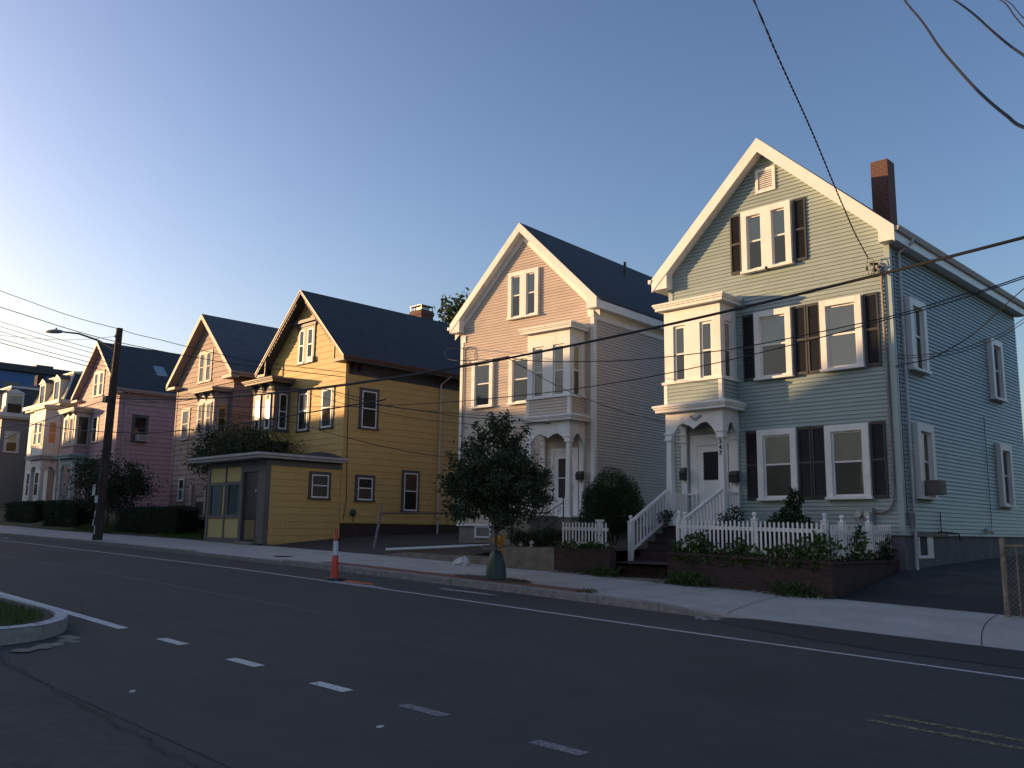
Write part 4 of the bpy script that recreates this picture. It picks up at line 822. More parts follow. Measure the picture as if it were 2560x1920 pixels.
bracket_arch(x0+.3, x1-.3, 3.95, 3.6, front(-pj), 3.8).build('arch_bracket', lilac_s, P); bracket_arch(-pj+.3, -.05, 3.95, 3.5, side(x1), 3.8, arches=1).build('arch_bracket', lilac_s, P)
MB(F).box(-1.6, -.5, 0, .05, 1.6, 3.7).build('front_door', mat('red_brown_door', (.09, .03, .025), .5), H, z=zo); MB().box(x0-.1, x1+.1, -pj-.1, 0, .9, 1.6).build('porch_base', found, P)
for u in (-5.9, -4.2): window(H, F, u, u+.95, 1.95, 3.75, .1, .05, white, white, MATS['rust_curtain'], MATS['rust_curtain'], zoff=zo)
H, zo = mansard('mansard_house', (-75, 20.9), 8.5, 9, 1.6, 8.0, 8.42, 10.55, .65, 'grey clapboard house with a dark mansard roof at the left edge', gray_s, .12, slate_lit, slate_shade, mat('pale_grey_trim', (.50, .50, .50), .6), .6, ((-1.8, 1.3, unlit, unlit), (-4.6, 1.3, unlit, unlit)), ((.75, 1.25, blind_b, unlit), (5.4, 1.25, blind_b, unlit)))
window(H, side(), .25, 1.35, 5.4, 7.05, .16, .06, MATS['pale_grey_trim'], white, blind_b, unlit, zoff=zo); window(H, side(), 5.2, 6.3, 5.4, 7.05, .16, .06, MATS['pale_grey_trim'], white, blind_b, unlit, zoff=zo)
for u in (-2.3, -5.1): window(H, F, u, u+1, 5.4, 7.05, .14, .06, MATS['pale_grey_trim'], white, blind_w, unlit, zoff=zo)
MB().box(-4.0, -3.3, 3.2, 3.8, 10.6, 12.1).build('chimney', brickd, H, z=zo)
# far blue building
H = root('blue_building', (-120, 31, 1.5), 'big blue walled building with a dark flat roof far behind the houses', 'building')
MB().box(-20, 0, 0, 34, 0, 17.2).build('wall', bfar, H); MB().box(-20.4, .5, -.5, 34.5, 17.2, 18.0).box(-14, -1, 6, 8, 18, 18.5).build('roof', mat('dark_parapet', (.05, .045, .045), .7), H)
b = MB(side())
for k in range(6):
    for z in (5, 9.5, 14): b.box(2+k*5.4, 4+k*5.4, 0, .05, z, z+1.8)
b.build('window', mat('far_glass', (.03, .04, .05), .2), H)
# ================================================================ unseen houses, placed and sized to shade the road and lower fronts
def across(x0, x1, y0, y1, g, ev, ap, cx, wallm, label, trimm=None, roof=None):
    H = root('street_house', ((x0+x1)/2, y1, g), label, 'house', 'houses on the near side of the street', R_(180)); ox = (x0+x1)/2; hw = (x1-x0)/2
    cl = -(cx-ox); D = y1-y0
    pts = [(-hw, g-g), (hw, 0), (hw, ev-g)]+([(cl, ap-g)] if ap > ev else [])+[(-hw, ev-g)]
    b = MB(); b.prism(pts[::-1], 0, D, 'y'); b.build('wall', wallm, H)
    if ap > ev:
        b = MB()
        for s in (-1, 1):
            xe = s*(hw+.3); sl = (ap-ev)/(abs(s*hw-cl)); ze = ap-g-sl*abs(xe-cl)
            b.add([(cl, -.35, ap-g+.02), (xe, -.35, ze+.02), (xe, D+.3, ze+.02), (cl, D+.3, ap-g+.02), (cl, -.35, ap-g+.16), (xe, -.35, ze+.16), (xe, D+.3, ze+.16), (cl, D+.3, ap-g+.16)], [(0, 1, 2, 3), (4, 7, 6, 5), (0, 4, 5, 1), (1, 5, 6, 2), (3, 2, 6, 7)])
        b.build('roof', roof or roofm, H)
    else: MB().box(-hw-.35, hw+.35, -.45, D+.3, ev-g-.05, ev-g+.3).build('roof', dtrim, H)
    n = max(2, int(hw*2/2.6)); st = int((ev-g-1)/3)
    for k in range(n):
        for q in range(max(2, st)):
            if q == 0 and k == 0:
                MB(front()).box(-hw+.9, -hw+2.0, 0, .05, .5, 2.7).build('door', dtrim, H); continue
            u = -hw+(k+.5)*2*hw/n; z = 1.4+3*q
            if z+1.7 < ev-g: 
                ww = MB(front()).box(u-.55, u+.55, 0, .05, z, z+1.75).build('window', trimm or white, H); MB(front()).quad((u-.42, .056, z+.13), (u+.42, .056, z+.13), (u+.42, .056, z+1.62), (u-.42, .056, z+1.62)).build('pane', mat('dark_pane', (.03, .035, .04), .1), ww)
    return H
across(2.5, 11, 21, 34, -2, 7.5, 10, 6.8, mat('dark_brown_clapboard', (.06, .05, .045), .6), 'unseen house added right of the driveway to block skylight')  # added out of view, dark walled, to block skylight and dim reflections
across(16, 28, -13, -2, -2.4, 8.5, 10.5, 22, mat('tan_clapboard', (.42, .36, .28), .6), 'unseen tan house added behind the camera to cut skylight')  # added out of view to darken the skylight from the right
across(-43, -24, -13, -2, -1, 6.8, 8.6, -33, mat('green_clapboard', (.20, .26, .2), .6), 'unseen green house added across the street to shade the road')  # added out of view so the near road falls in shade
across(-50.2, -43.6, -13, -.3, -.6, 8.1, 9.9, -46.0, mat('tan_clapboard', (.42, .36, .28), .6), 'tan gabled house across the street')
TW = across(-61.8, -52.4, -13, -.3, -.3, 7.6, 7.6, -57.6, mat('grey_clapboard', (.3, .3, .31), .6), 'grey house with an added unseen tower across the street')
b = MB().box(-.5, 3.9, .03, 2.9, 7.8, 11.0); b.add([(-.8, -.25, 11.0), (4.2, -.25, 11.0), (4.2, 3.15, 11.0), (-.8, 3.15, 11.0), (1.7, 1.45, 12.0)], [(0, 1, 4), (1, 2, 4), (2, 3, 4), (3, 0, 4), (3, 2, 1, 0)]); b.build('shade_tower', MATS['grey_clapboard'], TW)  # block added to shade the cream bay and leave the blue bay lit
across(-73.5, -63.2, -14, -.3, -.1, 9.7, 9.7, -66, mat('white_clapboard', (.6, .6, .58), .6), 'white flat roofed three storey house across the street')
across(-86, -74.5, -14, -.3, .2, 9.9, 9.9, -80, mat('blue_clapboard', (.2, .26, .33), .6), 'blue flat roofed three storey house across the street')
across(-100, -88, -14, -.3, .4, 9.9, 10.6, -94, mat('tan_clapboard', (.42, .36, .28)), 'tan house beyond the blue flat roofed one across the street')
across(-118, -102, -14, -.3, .6, 10.1, 10.1, -110, mat('grey_clapboard', (.3, .3, .31)), 'long grey flat roofed house across the street')
across(-150, -121, -14, -.3, .8, 9.5, 9.5, -135, mat('brick_block', (.2, .1, .08), .7), 'brick apartment block far along the street')
# ================================================================ walls, steps, fences
def wall_piece(name, pts_top, y0, y1, zb, m, label, capm=None, cat='wall'):
    """wall running along x with a sloping top: pts_top = [(x, z), ...]"""
    xs = [p[0] for p in pts_top]; base = (xs[0]+xs[-1])/2
    r = root(name, (base, y0, zb), label, cat)
    b = MB()
    for (xa, za), (xb, zb_) in zip(pts_top, pts_top[1:]):
        b.add([(xa-base, 0, 0), (xb-base, 0, 0), (xb-base, y1-y0, 0), (xa-base, y1-y0, 0), (xa-base, 0, za-zb), (xb-base, 0, zb_-zb), (xb-base, y1-y0, zb_-zb), (xa-base, y1-y0, za-zb)], [(0, 1, 5, 4), (4, 5, 6, 7), (0, 4, 7, 3), (1, 2, 6, 5), (2, 3, 7, 6)])
    b.build('wall_body', m, r)
    return r
r = wall_piece('brick_wall', [(-12.55, -.50), (-8.50, -.60)], 18.0, 18.25, -1.6, brickd, 'low dark brick wall below the white picket fence of the blue house')
b = MB(); b.box(-1.95, 2.03, .25, 3.42, .1, 1.0) if False else None
MB().box(1.80, 2.03, .25, 3.45, .0, 1.0).build('wall_return', brickd, r)
b = MB(); b.add([(-2.03, -.03, 1.10), (2.06, -.03, 1.00), (2.06, .28, 1.00), (-2.03, .28, 1.10), (-2.03, -.03, 1.17), (2.06, -.03, 1.07), (2.06, .28, 1.07), (-2.03, .28, 1.17)], [(0, 1, 5, 4), (4, 5, 6, 7), (1, 2, 6, 5), (0, 4, 7, 3)]); b.box(1.77, 2.06, .28, 3.45, 1.0, 1.06); b.build('coping', brickd, r)
wall_piece('brick_wall', [(-16.15, -.41), (-14.28, -.42)], 18.02, 18.25, -1.5, brickd, 'dark brick wall between the concrete wall and the brick steps')
wall_piece('concrete_wall', [(-18.6, -.62), (-17.9, -.43), (-16.16, -.43)], 18.0, 18.25, -1.4, mat('old_concrete', (.19, .175, .14), .9, .3, 2.5, bump=.5, bscale=30), 'low stained concrete wall under the rose bush')
wall_piece('concrete_border', [(-24.2, -.86), (-22.6, -.70), (-20.2, -.74), (-18.62, -.78)], 18.05, 18.3, -1.3, MATS['old_concrete'], 'low broken concrete border beside the bare soil bed', cat='border')
r = root('white_pipe', (-22.0, 18.5, -.62), 'long white plastic pipe lying on the edge of the soil bed', 'pipe'); MB().tube([(-2.05, .0, -.03), (0, 1.7, .12), (1.2, 3.4, .2)], .045, 8).build('pipe', white, r)
b = MB()
for i in range(60):
    x = -18.2+i*.16+rng.uniform(-.05, .05); 
    if x > -8.7: break
    rr = rng.uniform(.03, .09); y = 17.93+rng.uniform(-.06, .02); b.lathe((x, y, side_z(x, y)), [(rr, 0), (rr*.8, rr*.4), (rr*.3, rr*.6)], 6)
tag(b.build('wall_rubble', MATS['old_concrete']), 'crumbled mortar and stones along the foot of the walls', 'rubble', kind='stuff')
# steps of the blue house
r = root('brick_steps', (-13.5, 19.4, -1.25), 'dark brick steps with white railings up to the door of the blue house', 'steps')
b = MB(); n = 7; y0, y1 = 18.30, 20.62
for k in range(n):
    ya = y0+(y1-y0)*k/n; za = -1.25+.205*(k+1); b.box(-.80, .88, ya-19.4, y1-19.4, 0 if k == 0 else .205*k, .205*(k+1)); b.box(-.82, .90, ya-19.4-.025, ya-19.4+.26, .205*(k+1), .205*(k+1)+.012)
b.build('treads', brickd, r)
MB().box(-1.25, 1.0, -1.55, -1.0, -.1, .16).build('stone_step', MATS['old_concrete'], r)
def newel(x, y, z0, z1, r, wd=.11, lean=0, name='newel_post'):
    b = MB(); h = wd/2; b.add([(x-h, y-h, z0), (x+h, y-h, z0), (x+h, y+h, z0), (x-h, y+h, z0), (x-h+lean, y-h, z1), (x+h+lean, y-h, z1), (x+h+lean, y+h, z1), (x-h+lean, y+h, z1)], [(0, 3, 2, 1), (4, 5, 6, 7), (0, 1, 5, 4), (1, 2, 6, 5), (2, 3, 7, 6), (3, 0, 4, 7)])
    b.box(x+lean-h-.015, x+lean+h+.015, y-h-.015, y+h+.015, z1, z1+.02)
    b.lathe((x+lean, y, z1+.02), [(.045, 0), (.03, .03), (.022, .05), (.03, .06)], 12).ball((x+lean, y, z1+.12), .052, 12); return b.build(name, white, r)
def stair_rail(x, ya, za, yb, zb, label, post=True, low=None):
    r = root('stair_railing', (x, ya, za-1.05), label, 'railing', 'white stair railings of the blue house'); z = za-1.05
    if post: newel(0, -.06, low-z if low else 0, za-z+.0, r)
    dy = yb-ya; dz = zb-za; o_ = 1.05
    for nm, off_, hh, ww in (('hand_rail', -.02, .075, .04), ('bottom_rail', -.76, .07, .025)):
        b = MB(); b.add([(-ww, 0, o_+off_), (ww, 0, o_+off_), (ww, 0, o_+off_+hh), (-ww, 0, o_+off_+hh), (-ww, dy, o_+off_+dz), (ww, dy, o_+off_+dz), (ww, dy, o_+off_+dz+hh), (-ww, dy, o_+off_+dz+hh)], [(0, 1, 2, 3), (4, 7, 6, 5), (3, 2, 6, 7), (0, 4, 5, 1), (0, 3, 7, 4), (1, 5, 6, 2)]); b.build(nm, white, r)
    b = MB(); n = 11
    for k in range(n):
        t = (k+.6)/n; y = dy*t; b.box(-.018, .018, y-.018, y+.018, o_-.70+dz*t, o_-.02+dz*t)
    b.build('balusters', white, r); return r
stair_rail(-14.32, 18.98, .28, 20.56, 1.12, 'white stair railing on the left of the brick steps, with a ball topped post', low=-.80)
stair_rail(-12.60, 18.90, .36, 20.56, 1.12, 'white stair railing on the right of the brick steps, behind the picket fence', low=-.6)
def picket_fence(p0, p1, z0, z1, hgt, label, posts, sp=.108, endpost=True, cap='ball', rz0=None):
    L_ = math.hypot(p1[0]-p0[0], p1[1]-p0[1]); a = math.atan2(p1[1]-p0[1], p1[0]-p0[0]); r = root('picket_fence', (p0[0], p0[1], z0), label, 'fence', 'white picket fences', a)
    b = MB(); n = int(L_/sp); dz = z1-z0
    for k in range(n):
        u = (k+.5)*L_/n; z = dz*u/L_; e = rng.uniform(-.012, .012); wv = .021
        b.add([(u-wv, -.035, z+.02), (u+wv, -.035, z+.02), (u+wv, -.035, z+hgt-.02), (u+wv*.5, -.035, z+hgt+e), (u-wv*.5, -.035, z+hgt+e), (u-wv, -.035, z+hgt-.02), (u-wv, -.015, z+.02), (u+wv, -.015, z+.02), (u+wv, -.015, z+hgt-.02), (u+wv*.5, -.015, z+hgt+e), (u-wv*.5, -.015, z+hgt+e), (u-wv, -.015, z+hgt-.02)],
              [(0, 1, 2, 3, 4, 5), (11, 10, 9, 8, 7, 6), (0, 5, 11, 6), (1, 7, 8, 2), (2, 8, 9, 3), (3, 9, 10, 4), (4, 10, 11, 5)])
    b.build('pickets', white, r)
    b = MB()
    for zz, hh in ((.10, .075), (hgt-.21, .085)): b.add([(0, -.015, zz), (L_, -.015, zz+dz), (L_, -.015, zz+dz+hh), (0, -.015, zz+hh), (0, .02, zz), (L_, .02, zz+dz), (L_, .02, zz+dz+hh), (0, .02, zz+hh)], [(0, 1, 2, 3), (7, 6, 5, 4), (3, 2, 6, 7), (0, 4, 5, 1)])
    b.build('rails', white, r)
    for u in posts:
        z = dz*u/L_
        if cap == 'ball': newel(u, .06, z, z+hgt+.04, r, .11, 0, 'post')
        else: MB().box(u-.05, u+.05, .02, .12, z, z+hgt+.03).box(u-.08, u+.08, -.01, .15, z+hgt+.03, z+hgt+.08).build('post', white, r)
    return r
picket_fence((-12.36, 18.14), (-8.68, 18.14), -.47, -.55, .80, 'white picket fence with ball topped posts and ivy in front of the blue house', (0.02, 2.02, 3.66))
picket_fence((-8.62, 18.22), (-8.62, 21.35), -.54, -.50, .76, 'white picket fence running back along the driveway of the blue house', (.75, 2.1))
picket_fence((-16.0, 18.15), (-14.45, 18.15), -.42, -.44, .68, 'short white picket fence between the shrub and the left stair railing', (1.22,), cap='flat')
# steps and iron railing of the cream house
r = root('concrete_steps', (-19.6, 20.6, -.75), 'concrete steps with black iron railings at the porch of the cream house', 'steps')
b = MB()
for k in range(4): b.box(-.55-.30*(3-k), .6, -.55, .75, .31*k, .31*(k+1))
b.build('treads', MATS['old_concrete'], r); MB().box(-.9, 1.0, -2.35, -.9, -.2, .02).build('path_step', MATS['old_concrete'], r)
r = root('iron_railing', (-17.95, 20.35, .15), 'curly black iron railing beside the steps of the cream house', 'railing')
b = MB(); b.tube([(.05, 0, -.15), (.05, 0, .80)], .022, 6).ball((.05, 0, .84), .03, 8); b.tube([(-1.12, 0, -.15), (-1.12, 0, .18)], .016, 6)
b.tube([(.05, 0, .72), (-1.12, 0, .18)], .016, 6).tube([(.05, 0, .30), (-1.05, 0, -.22)], .012, 6); b.build('rails', metald, r)
b = MB()
for k in range(4):
    cx_ = -.12-k*.27; cz = .48-k*.125
    for s in (1, -1): b.tube([(cx_+s*(.02+.07*(t/10))*math.cos(t*.75), 0, cz+s*.05+(.02+.07*(t/10))*math.sin(t*.75)*.9) for t in range(11)], .008, 5)
b.build('scrolls', metald, r)
r = root('iron_railing', (-16.75, 21.2, .5), 'small curly black iron railing on the right side of the cream house porch', 'railing')
b = MB(); b.tube([(-.22, 0, 0), (-.22, 0, .5)], .012, 5).tube([(.2, 0, 0), (.2, 0, .5)], .012, 5).tube([(-.25, 0, .5), (.22, 0, .5)], .012, 5)
b.tube([(.12*math.cos(t*.6)*(1-t/16), 0, .25+.03*t*math.sin(t*.6)/2) for t in range(12)], .008, 5); b.build('rails', metald, r)
# pipe railing by the yellow house and chain link fence at the right
r = root('pipe_railing', (-23.8, 17.9, -.6), 'leaning grey pipe post with a rusty rail beside the yellow house driveway', 'railing')
MB().tube([(-.10, 0, 0), (.02, .1, .9), (.05, .1, 1.15)], .045, 8).tube([(.06, .1, 1.12), (.12, .1, 1.45)], .025, 6).build('post', mat('old_pipe', (.16, .16, .16), .6, .4, 9), r)
MB().tube([(.04, .1, 1.12), (3.6, 4.4, 1.22)], .028, 6).tube([(2.6, 3.2, 1.2), (2.6, 3.2, .2)], .025, 6).build('rail', mat('rusty_pipe', (.12, .07, .05), .8, .4, 9), r)
r = root('chain_link_fence', (-5.22, 17.9, -1.40), 'rusty chain link fence post and mesh at the right edge of the driveway', 'fence')
MB().tube([(0, 0, 0), (0, 0, 1.34)], .05, 8).lathe((0, 0, 1.34), [(.055, 0), (.05, .04), (.01, .06)], 8).lathe((0, 0, .9), [(.06, 0), (.06, .04)], 8).build('post', mat('rusty_post', (.20, .17, .12), .7, .45, 12), r)
MB().tube([(.03, 0, 1.25), (9, .2, 1.28)], .025, 6).tube([(.22, 0, .0), (.22, .0, 1.25)], .015, 5).tube([(2.9, .05, .0), (2.9, .05, 1.27)], .03, 6).build('rail', MATS['rusty_post'], r)
b = MB(); n = 50
for k in range(-14, n):
    for s in (1, -1):
        u0 = k*.09; u1 = u0+1.2; 
        a_, z_a, c_, z_c = u0, 0.03, u1, 1.23
        if s < 0: z_a, z_c = 1.23, .03
        if a_ < .04: t = (.04-a_)/(c_-a_); z_a = z_a+(z_c-z_a)*t; a_ = .04
        if c_ > a_+.02: b.tube([(a_, .01*s, z_a), (c_, .01*s, z_c)], .0035, 3, False)
tag(b.build('mesh', MATS['rusty_post'], r), kind=None)

# ================================================================ vegetation
def leafmesh(P, size, name, m, parent=None, aspect=.42, up=.35, dirs=None, jit=.5):
    """one small folded leaf per point"""
    P = np.asarray(P, float); n = len(P)
    d = rng.normal(size=(n, 3)); d[:, 2] -= up; d /= np.linalg.norm(d, axis=1, keepdims=True)
    q = rng.normal(size=(n, 3)); s = np.cross(d, q); s /= np.linalg.norm(s, axis=1, keepdims=True); nn = np.cross(d, s)
    L_ = (size*(1-jit/2+jit*rng.random(n)))[:, None]
    W_ = L_*aspect
    A = P; T_ = P+d*L_; l = P+d*L_*.45+s*W_*.5+nn*L_*.10; r_ = P+d*L_*.45-s*W_*.5+nn*L_*.10
    V = np.stack([A, l, T_, r_], 1).reshape(-1, 3)
    me = bpy.data.meshes.new(name); me.vertices.add(4*n); me.vertices.foreach_set('co', V.ravel())
    me.loops.add(6*n); me.polygons.add(2*n)
    i = np.arange(n)*4; F_ = np.stack([i, i+2, i+1, i, i+3, i+2], 1).ravel()
    me.loops.foreach_set('vertex_index', F_); me.polygons.foreach_set('loop_start', np.arange(2*n)*3); me.polygons.foreach_set('loop_total', np.full(2*n, 3))
    me.update(calc_edges=True); me.materials.append(m); o = bpy.data.objects.new(name, me); C.objects.link(o)
    if parent is not None: o.parent = parent
    return o
def blob(n, c, r, shell=.35, flat=0):  # points near the surface of a lumpy ellipsoid
    v = rng.normal(size=(n, 3)); v /= np.linalg.norm(v, axis=1, keepdims=True); rad = (1-shell*rng.random(n)**1.5)[:, None]
    ph = np.sin(v[:, 0]*4+c[0]*7)*np.cos(v[:, 1]*5+c[1]*3)*np.sin(v[:, 2]*5+1)
    return np.array(c)+v*rad*np.array(r)*(1+.16*ph[:, None])
def tree(name, loc, label, H_, trunk_h, crown, nclump, nleaf, size, m, group=None, tr=.06, cl=.28, cat='tree', up=.6, lean=0, limb=True, taper=0, spray=0):
    """crown = (cx, cy, cz, rx, ry, rz) relative to the base; leaves grow in clumps at the limb ends"""
    r = root(name, loc, label, cat, group); cx, cy, cz, rx, ry, rz = crown
    b = MB(); top = (cx*.7, cy*.5, cz+rz*.35); b.tube([(0, 0, -.2), (lean*.3, 0, trunk_h*.5), (lean*.7+cx*.1, 0, trunk_h), (cx*.5, cy*.3, cz-rz*.2), top], [tr, tr*.85, tr*.75, tr*.5, tr*.15], 8)
    cs = []
    for k in range(nclump):
        v = rng.normal(size=3); v /= np.linalg.norm(v); q = (rng.random()**.4)
        p = np.array([cx+v[0]*rx*q, cy+v[1]*ry*q, cz+v[2]*rz*q*(1 if v[2] > 0 else .85)]); tt = (p[2]-(cz-rz))/(2*rz); kk = 1-taper*(tt-.35); p[0] = cx+(p[0]-cx)*kk; p[1] = cy+(p[1]-cy)*kk; cs.append(p)
        if limb and k % 2 == 0:
            t = rng.uniform(.0, .7); s = np.array([cx*.4, cy*.3, trunk_h+(cz-trunk_h)*t]); mid = (s+p)/2+np.array([0, 0, .06*rz]); b.tube([s, mid, p], [tr*.32, tr*.2, tr*.06], 5)
    for k in range(spray):
        a = rng.uniform(0, 2*math.pi); zz = rng.uniform(-.9, 1.0); q = math.sqrt(max(.05, 1-zz*zz)); kk = 1-taper*((zz+1)/2-.35)
        p = np.array([cx+rx*kk*q*math.cos(a)*.9, cy+ry*kk*q*math.sin(a)*.9, cz+rz*zz*.9]); d = np.array([math.cos(a)*.6*q, math.sin(a)*.6*q, .35+.5*zz]); d /= np.linalg.norm(d)
        L_ = rng.uniform(.25, .5)*rz/1.38; b.tube([p-d*.2, p, p+d*L_], [tr*.12, tr*.1, tr*.04], 4)
        for t in (.15, .4, .65, .9): cs.append(p+d*L_*t)
    b.build('trunk', bark, r, True)
    P = []
    for i_, p in enumerate(cs):
        k = max(8, int(nleaf/nclump*rng.uniform(.4, 1.6))) if i_ < nclump else 16; rr = cl*rng.uniform(.6, 1.5) if i_ < nclump else .10*rz/1.38; P.append(p+rng.normal(size=(k, 3))*np.array([rr, rr, rr*.75])*.62)
    leafmesh(np.vstack(P), size, 'crown', m, r, up=up); return r
def gz_(x, y): return side_z(x, y)
t0 = (-15.62, 15.32, T(-15.62)+.02)
r = tree('street_tree', t0, 'small leafy street tree with a green watering bag round its trunk', 4, 1.0, (-.05, .1, 2.40, 1.40, 1.3, 1.38), 150, 15500, .115, leaf, tr=.045, cl=.22, taper=.75, spray=26)
P = [t0]
b = MB(); n = 18; prof = [(.27, 0), (.265, .12), (.23, .35), (.17, .56), (.10, .66), (.05, .68)]
vs = []; fs = []
for j, (rr, z) in enumerate(prof):
    for k in range(n):
        a = 2*math.pi*k/n; q = rr*(1+.07*math.sin(a*5+j*.4)+.04*math.sin(a*9)); vs.append((q*math.cos(a), q*.8*math.sin(a), z))
for j in range(len(prof)-1):
    for k in range(n): fs.append((j*n+k, j*n+(k+1) % n, (j+1)*n+(k+1) % n, (j+1)*n+k))
b.add(vs, fs+[tuple(range((len(prof)-1)*n, len(prof)*n))]); o = b.build('watering_bag', tarp, None, True); o.location = (t0[0]+.02, t0[1], t0[2]+.01); tag(o, 'dark green watering bag wrapped round the foot of the street tree', 'watering bag')
# yew
def shrub(name, loc, label, blobs, n, size, m, cat='shrub', group=None, stem=True, up=.1, aspect=.45, shell=.55):
    r = root(name, loc, label, cat, group); P = []; tot = sum(b_[1][0]*b_[1][1]*b_[1][2] for b_ in blobs)
    for c, rad in blobs: P.append(blob(int(n*rad[0]*rad[1]*rad[2]/tot)+30, c, rad, shell))
    leafmesh(np.vstack(P), size, 'foliage', m, r, aspect=aspect, up=up)
    if stem:
        b = MB()
        for c, rad in blobs[:5]: b.tube([(c[0]*.2, c[1]*.2, 0), (c[0]*.7, c[1]*.7, c[2]*.6), tuple(c)], [.03, .02, .006], 5)
        b.build('stem', bark, r)
    return r
bl = [((0, 0, 1.15), (.85, .75, .85)), ((-.35, -.1, .95), (.6, .6, .7)), ((.4, -.05, .9), (.6, .6, .7)), ((.1, -.2, 1.65), (.5, .45, .5)), ((-.1, 0, .8), (.8, .6, .5)), ((.45, -.3, 1.35), (.38, .38, .42)), ((-.45, -.25, 1.35), (.35, .35, .42)), ((-.15, -.4, 1.1), (.45, .4, .5))]
shrub('yew_bush', (-15.55, 19.75, -.35), 'big rounded dark evergreen bush between the cream and blue houses', bl, 36000, .055, leafy, 'bush', aspect=.3, shell=.3)
bl = [((x, rng.uniform(-.1, .1), rng.uniform(.18, .34)), (.28, .25, .24)) for x in np.linspace(-.75, 1.3, 9)]
r = shrub('rose_bush', (-17.3, 18.55, -.45), 'low rose bush with a few pale flowers on the concrete wall', bl, 4200, .07, leafd, 'bush')
leafmesh(np.array([(.05+rng.normal()*.03, -.27, .13+rng.normal()*.03) for _ in range(40)]+[(-.38+rng.normal()*.02, -.25, .10+rng.normal()*.02) for _ in range(20)]), .05, 'flower', petalw, r, aspect=.9)
bl = [((x, rng.uniform(-.1, .1), z), (.25, .22, .3)) for x, z in ((-.35, .2), (-.1, .35), (.1, .55), (-.15, .75), (.35, .5), (.25, .2), (.5, .3))]
shrub('climbing_shrub', (-15.35, 18.45, -.42), 'loose arching shrub growing through the short white picket fence', bl, 1700, .09, leafd)
bl = [((x, rng.uniform(-.1, .1), z), (rr, .28, rr)) for x, z, rr in ((-.5, .35, .3), (-.2, .55, .33), (.05, .8, .28), (.12, 1.1, .2), (.3, .5, .28), (-.75, .25, .22), (.55, .3, .22), (.2, 1.3, .12))]
shrub('garden_shrub', (-10.75, 20.55, -.30), 'bushy green shrub under the lower windows of the blue house', bl, 3300, .085, leafd)
bl = [((x, 0, z), (.22, .2, .25)) for x, z in ((-.1, .3), (.1, .45), (0, .6), (-.3, .4))]
shrub('garden_shrub', (-12.1, 20.3, -.1), 'small leafy shrub at the right side of the blue house porch', bl, 420, .085, leafd)
shrub('garden_shrub', (-13.95, 19.9, .15), 'sprig of leaves beside the left stair railing of the blue house', [((0, 0, .25), (.2, .15, .2)), ((.15, 0, .35), (.15, .1, .12))], 170, .08, leafd)
bl = [((0, y, .35), (.25, .35, .42)) for y in (-.9, -.3, .3)]
shrub('garden_shrub', (-8.75, 21.1, -.6), 'dark shrub at the front right corner of the blue house', [((0, 0, .35), (.25, .3, .42)), ((.1, -.3, .2), (.25, .3, .3))], 1500, .07, leafd)
# ivy on the fences
P = []
for x in np.arange(-12.35, -8.68, .05):
    hgt = .18+.30*abs(math.sin(x*3.1)*math.sin(x*1.3+.6))**.8+(.25 if -12.1 < x < -11.5 else 0)+(.18 if -9.05 < x else 0)
    hgt *= .8; k = int(8+46*hgt); z = rng.random(k)**1.5*hgt; P.append(np.stack([x+rng.normal(size=k)*.06, 18.09+rng.normal(size=k)*.045, -.49-.02*(x+12)/3.4*1.2+z], 1))
for c in ((-12.3, .35), (-11.75, .52), (-11.55, .4), (-10.6, .4), (-9.2, .45), (-8.75, .55)): k = 70; P.append(np.stack([c[0]+rng.normal(size=k)*.08, 18.09+rng.normal(size=k)*.04, -.5+rng.random(k)*c[1]], 1))
for x in np.arange(-12.3, -8.7, .09): k = 7; P.append(np.stack([x+rng.normal(size=k)*.06, 17.97+rng.normal(size=k)*.02, -.52-rng.random(k)**2*.18], 1))
r = root('ivy', (-10.5, 18.1, -.5), 'green ivy climbing over the front picket fence of the blue house', 'ivy'); A_ = np.vstack(P)-np.array([-10.5, 18.1, -.5]); leafmesh(A_, .085, 'foliage', ivym, r, aspect=.85, up=.2)
P = []
for y, h_ in ((18.3, .5), (18.8, .35), (19.3, .55), (19.5, .75), (19.62, .7), (20.1, .3), (20.6, .4), (21.0, .5)): k = int(160*h_); P.append(np.stack([-8.58+rng.normal(size=k)*.05, y+rng.normal(size=k)*.16, -.55+rng.random(k)*h_], 1))
r = root('ivy', (-8.6, 19.5, -.55), 'ivy patches on the picket fence along the driveway', 'ivy'); leafmesh(np.vstack(P)-np.array([-8.6, 19.5, -.55]), .085, 'foliage', ivym, r, aspect=.85, up=.2)
P = []
for c in ((-15.8, .2), (-15.2, .15), (-14.9, .2), (-14.6, .15)): k = 120; P.append(np.stack([c[0]+rng.normal(size=k)*.14, 18.1+rng.normal(size=k)*.05, -.43+rng.random(k)*c[1]], 1))
r = root('ivy', (-15.2, 18.1, -.43), 'low ivy along the foot of the short picket fence', 'ivy'); leafmesh(np.vstack(P)-np.array([-15.2, 18.1, -.43]), .08, 'foliage', ivym, r, aspect=.8, up=.2)
def weeds(loc, label, n, sx, sy, h_, size=.11, m=None, name='weeds'):
    r = root(name, loc, label, 'weeds', 'weeds along the foot of the walls'); k = n; P = np.stack([rng.normal(size=k)*sx, rng.normal(size=k)*sy, rng.random(k)**1.5*h_], 1); leafmesh(P, size, 'foliage', m or ivym, r, aspect=.3, up=-.5)
weeds((-11.95, 17.85, side_z(-12, 17.9)), 'clump of weeds right of the brick steps on the pavement edge', 700, .32, .10, .25)
weeds((-9.3, 17.85, side_z(-9.3, 17.9)), 'weeds at the foot of the brick wall near the driveway corner', 420, .28, .10, .25)
weeds((-14.5, 18.0, side_z(-14.5, 18)), 'weeds left of the brick steps below the newel post', 420, .25, .10, .22)
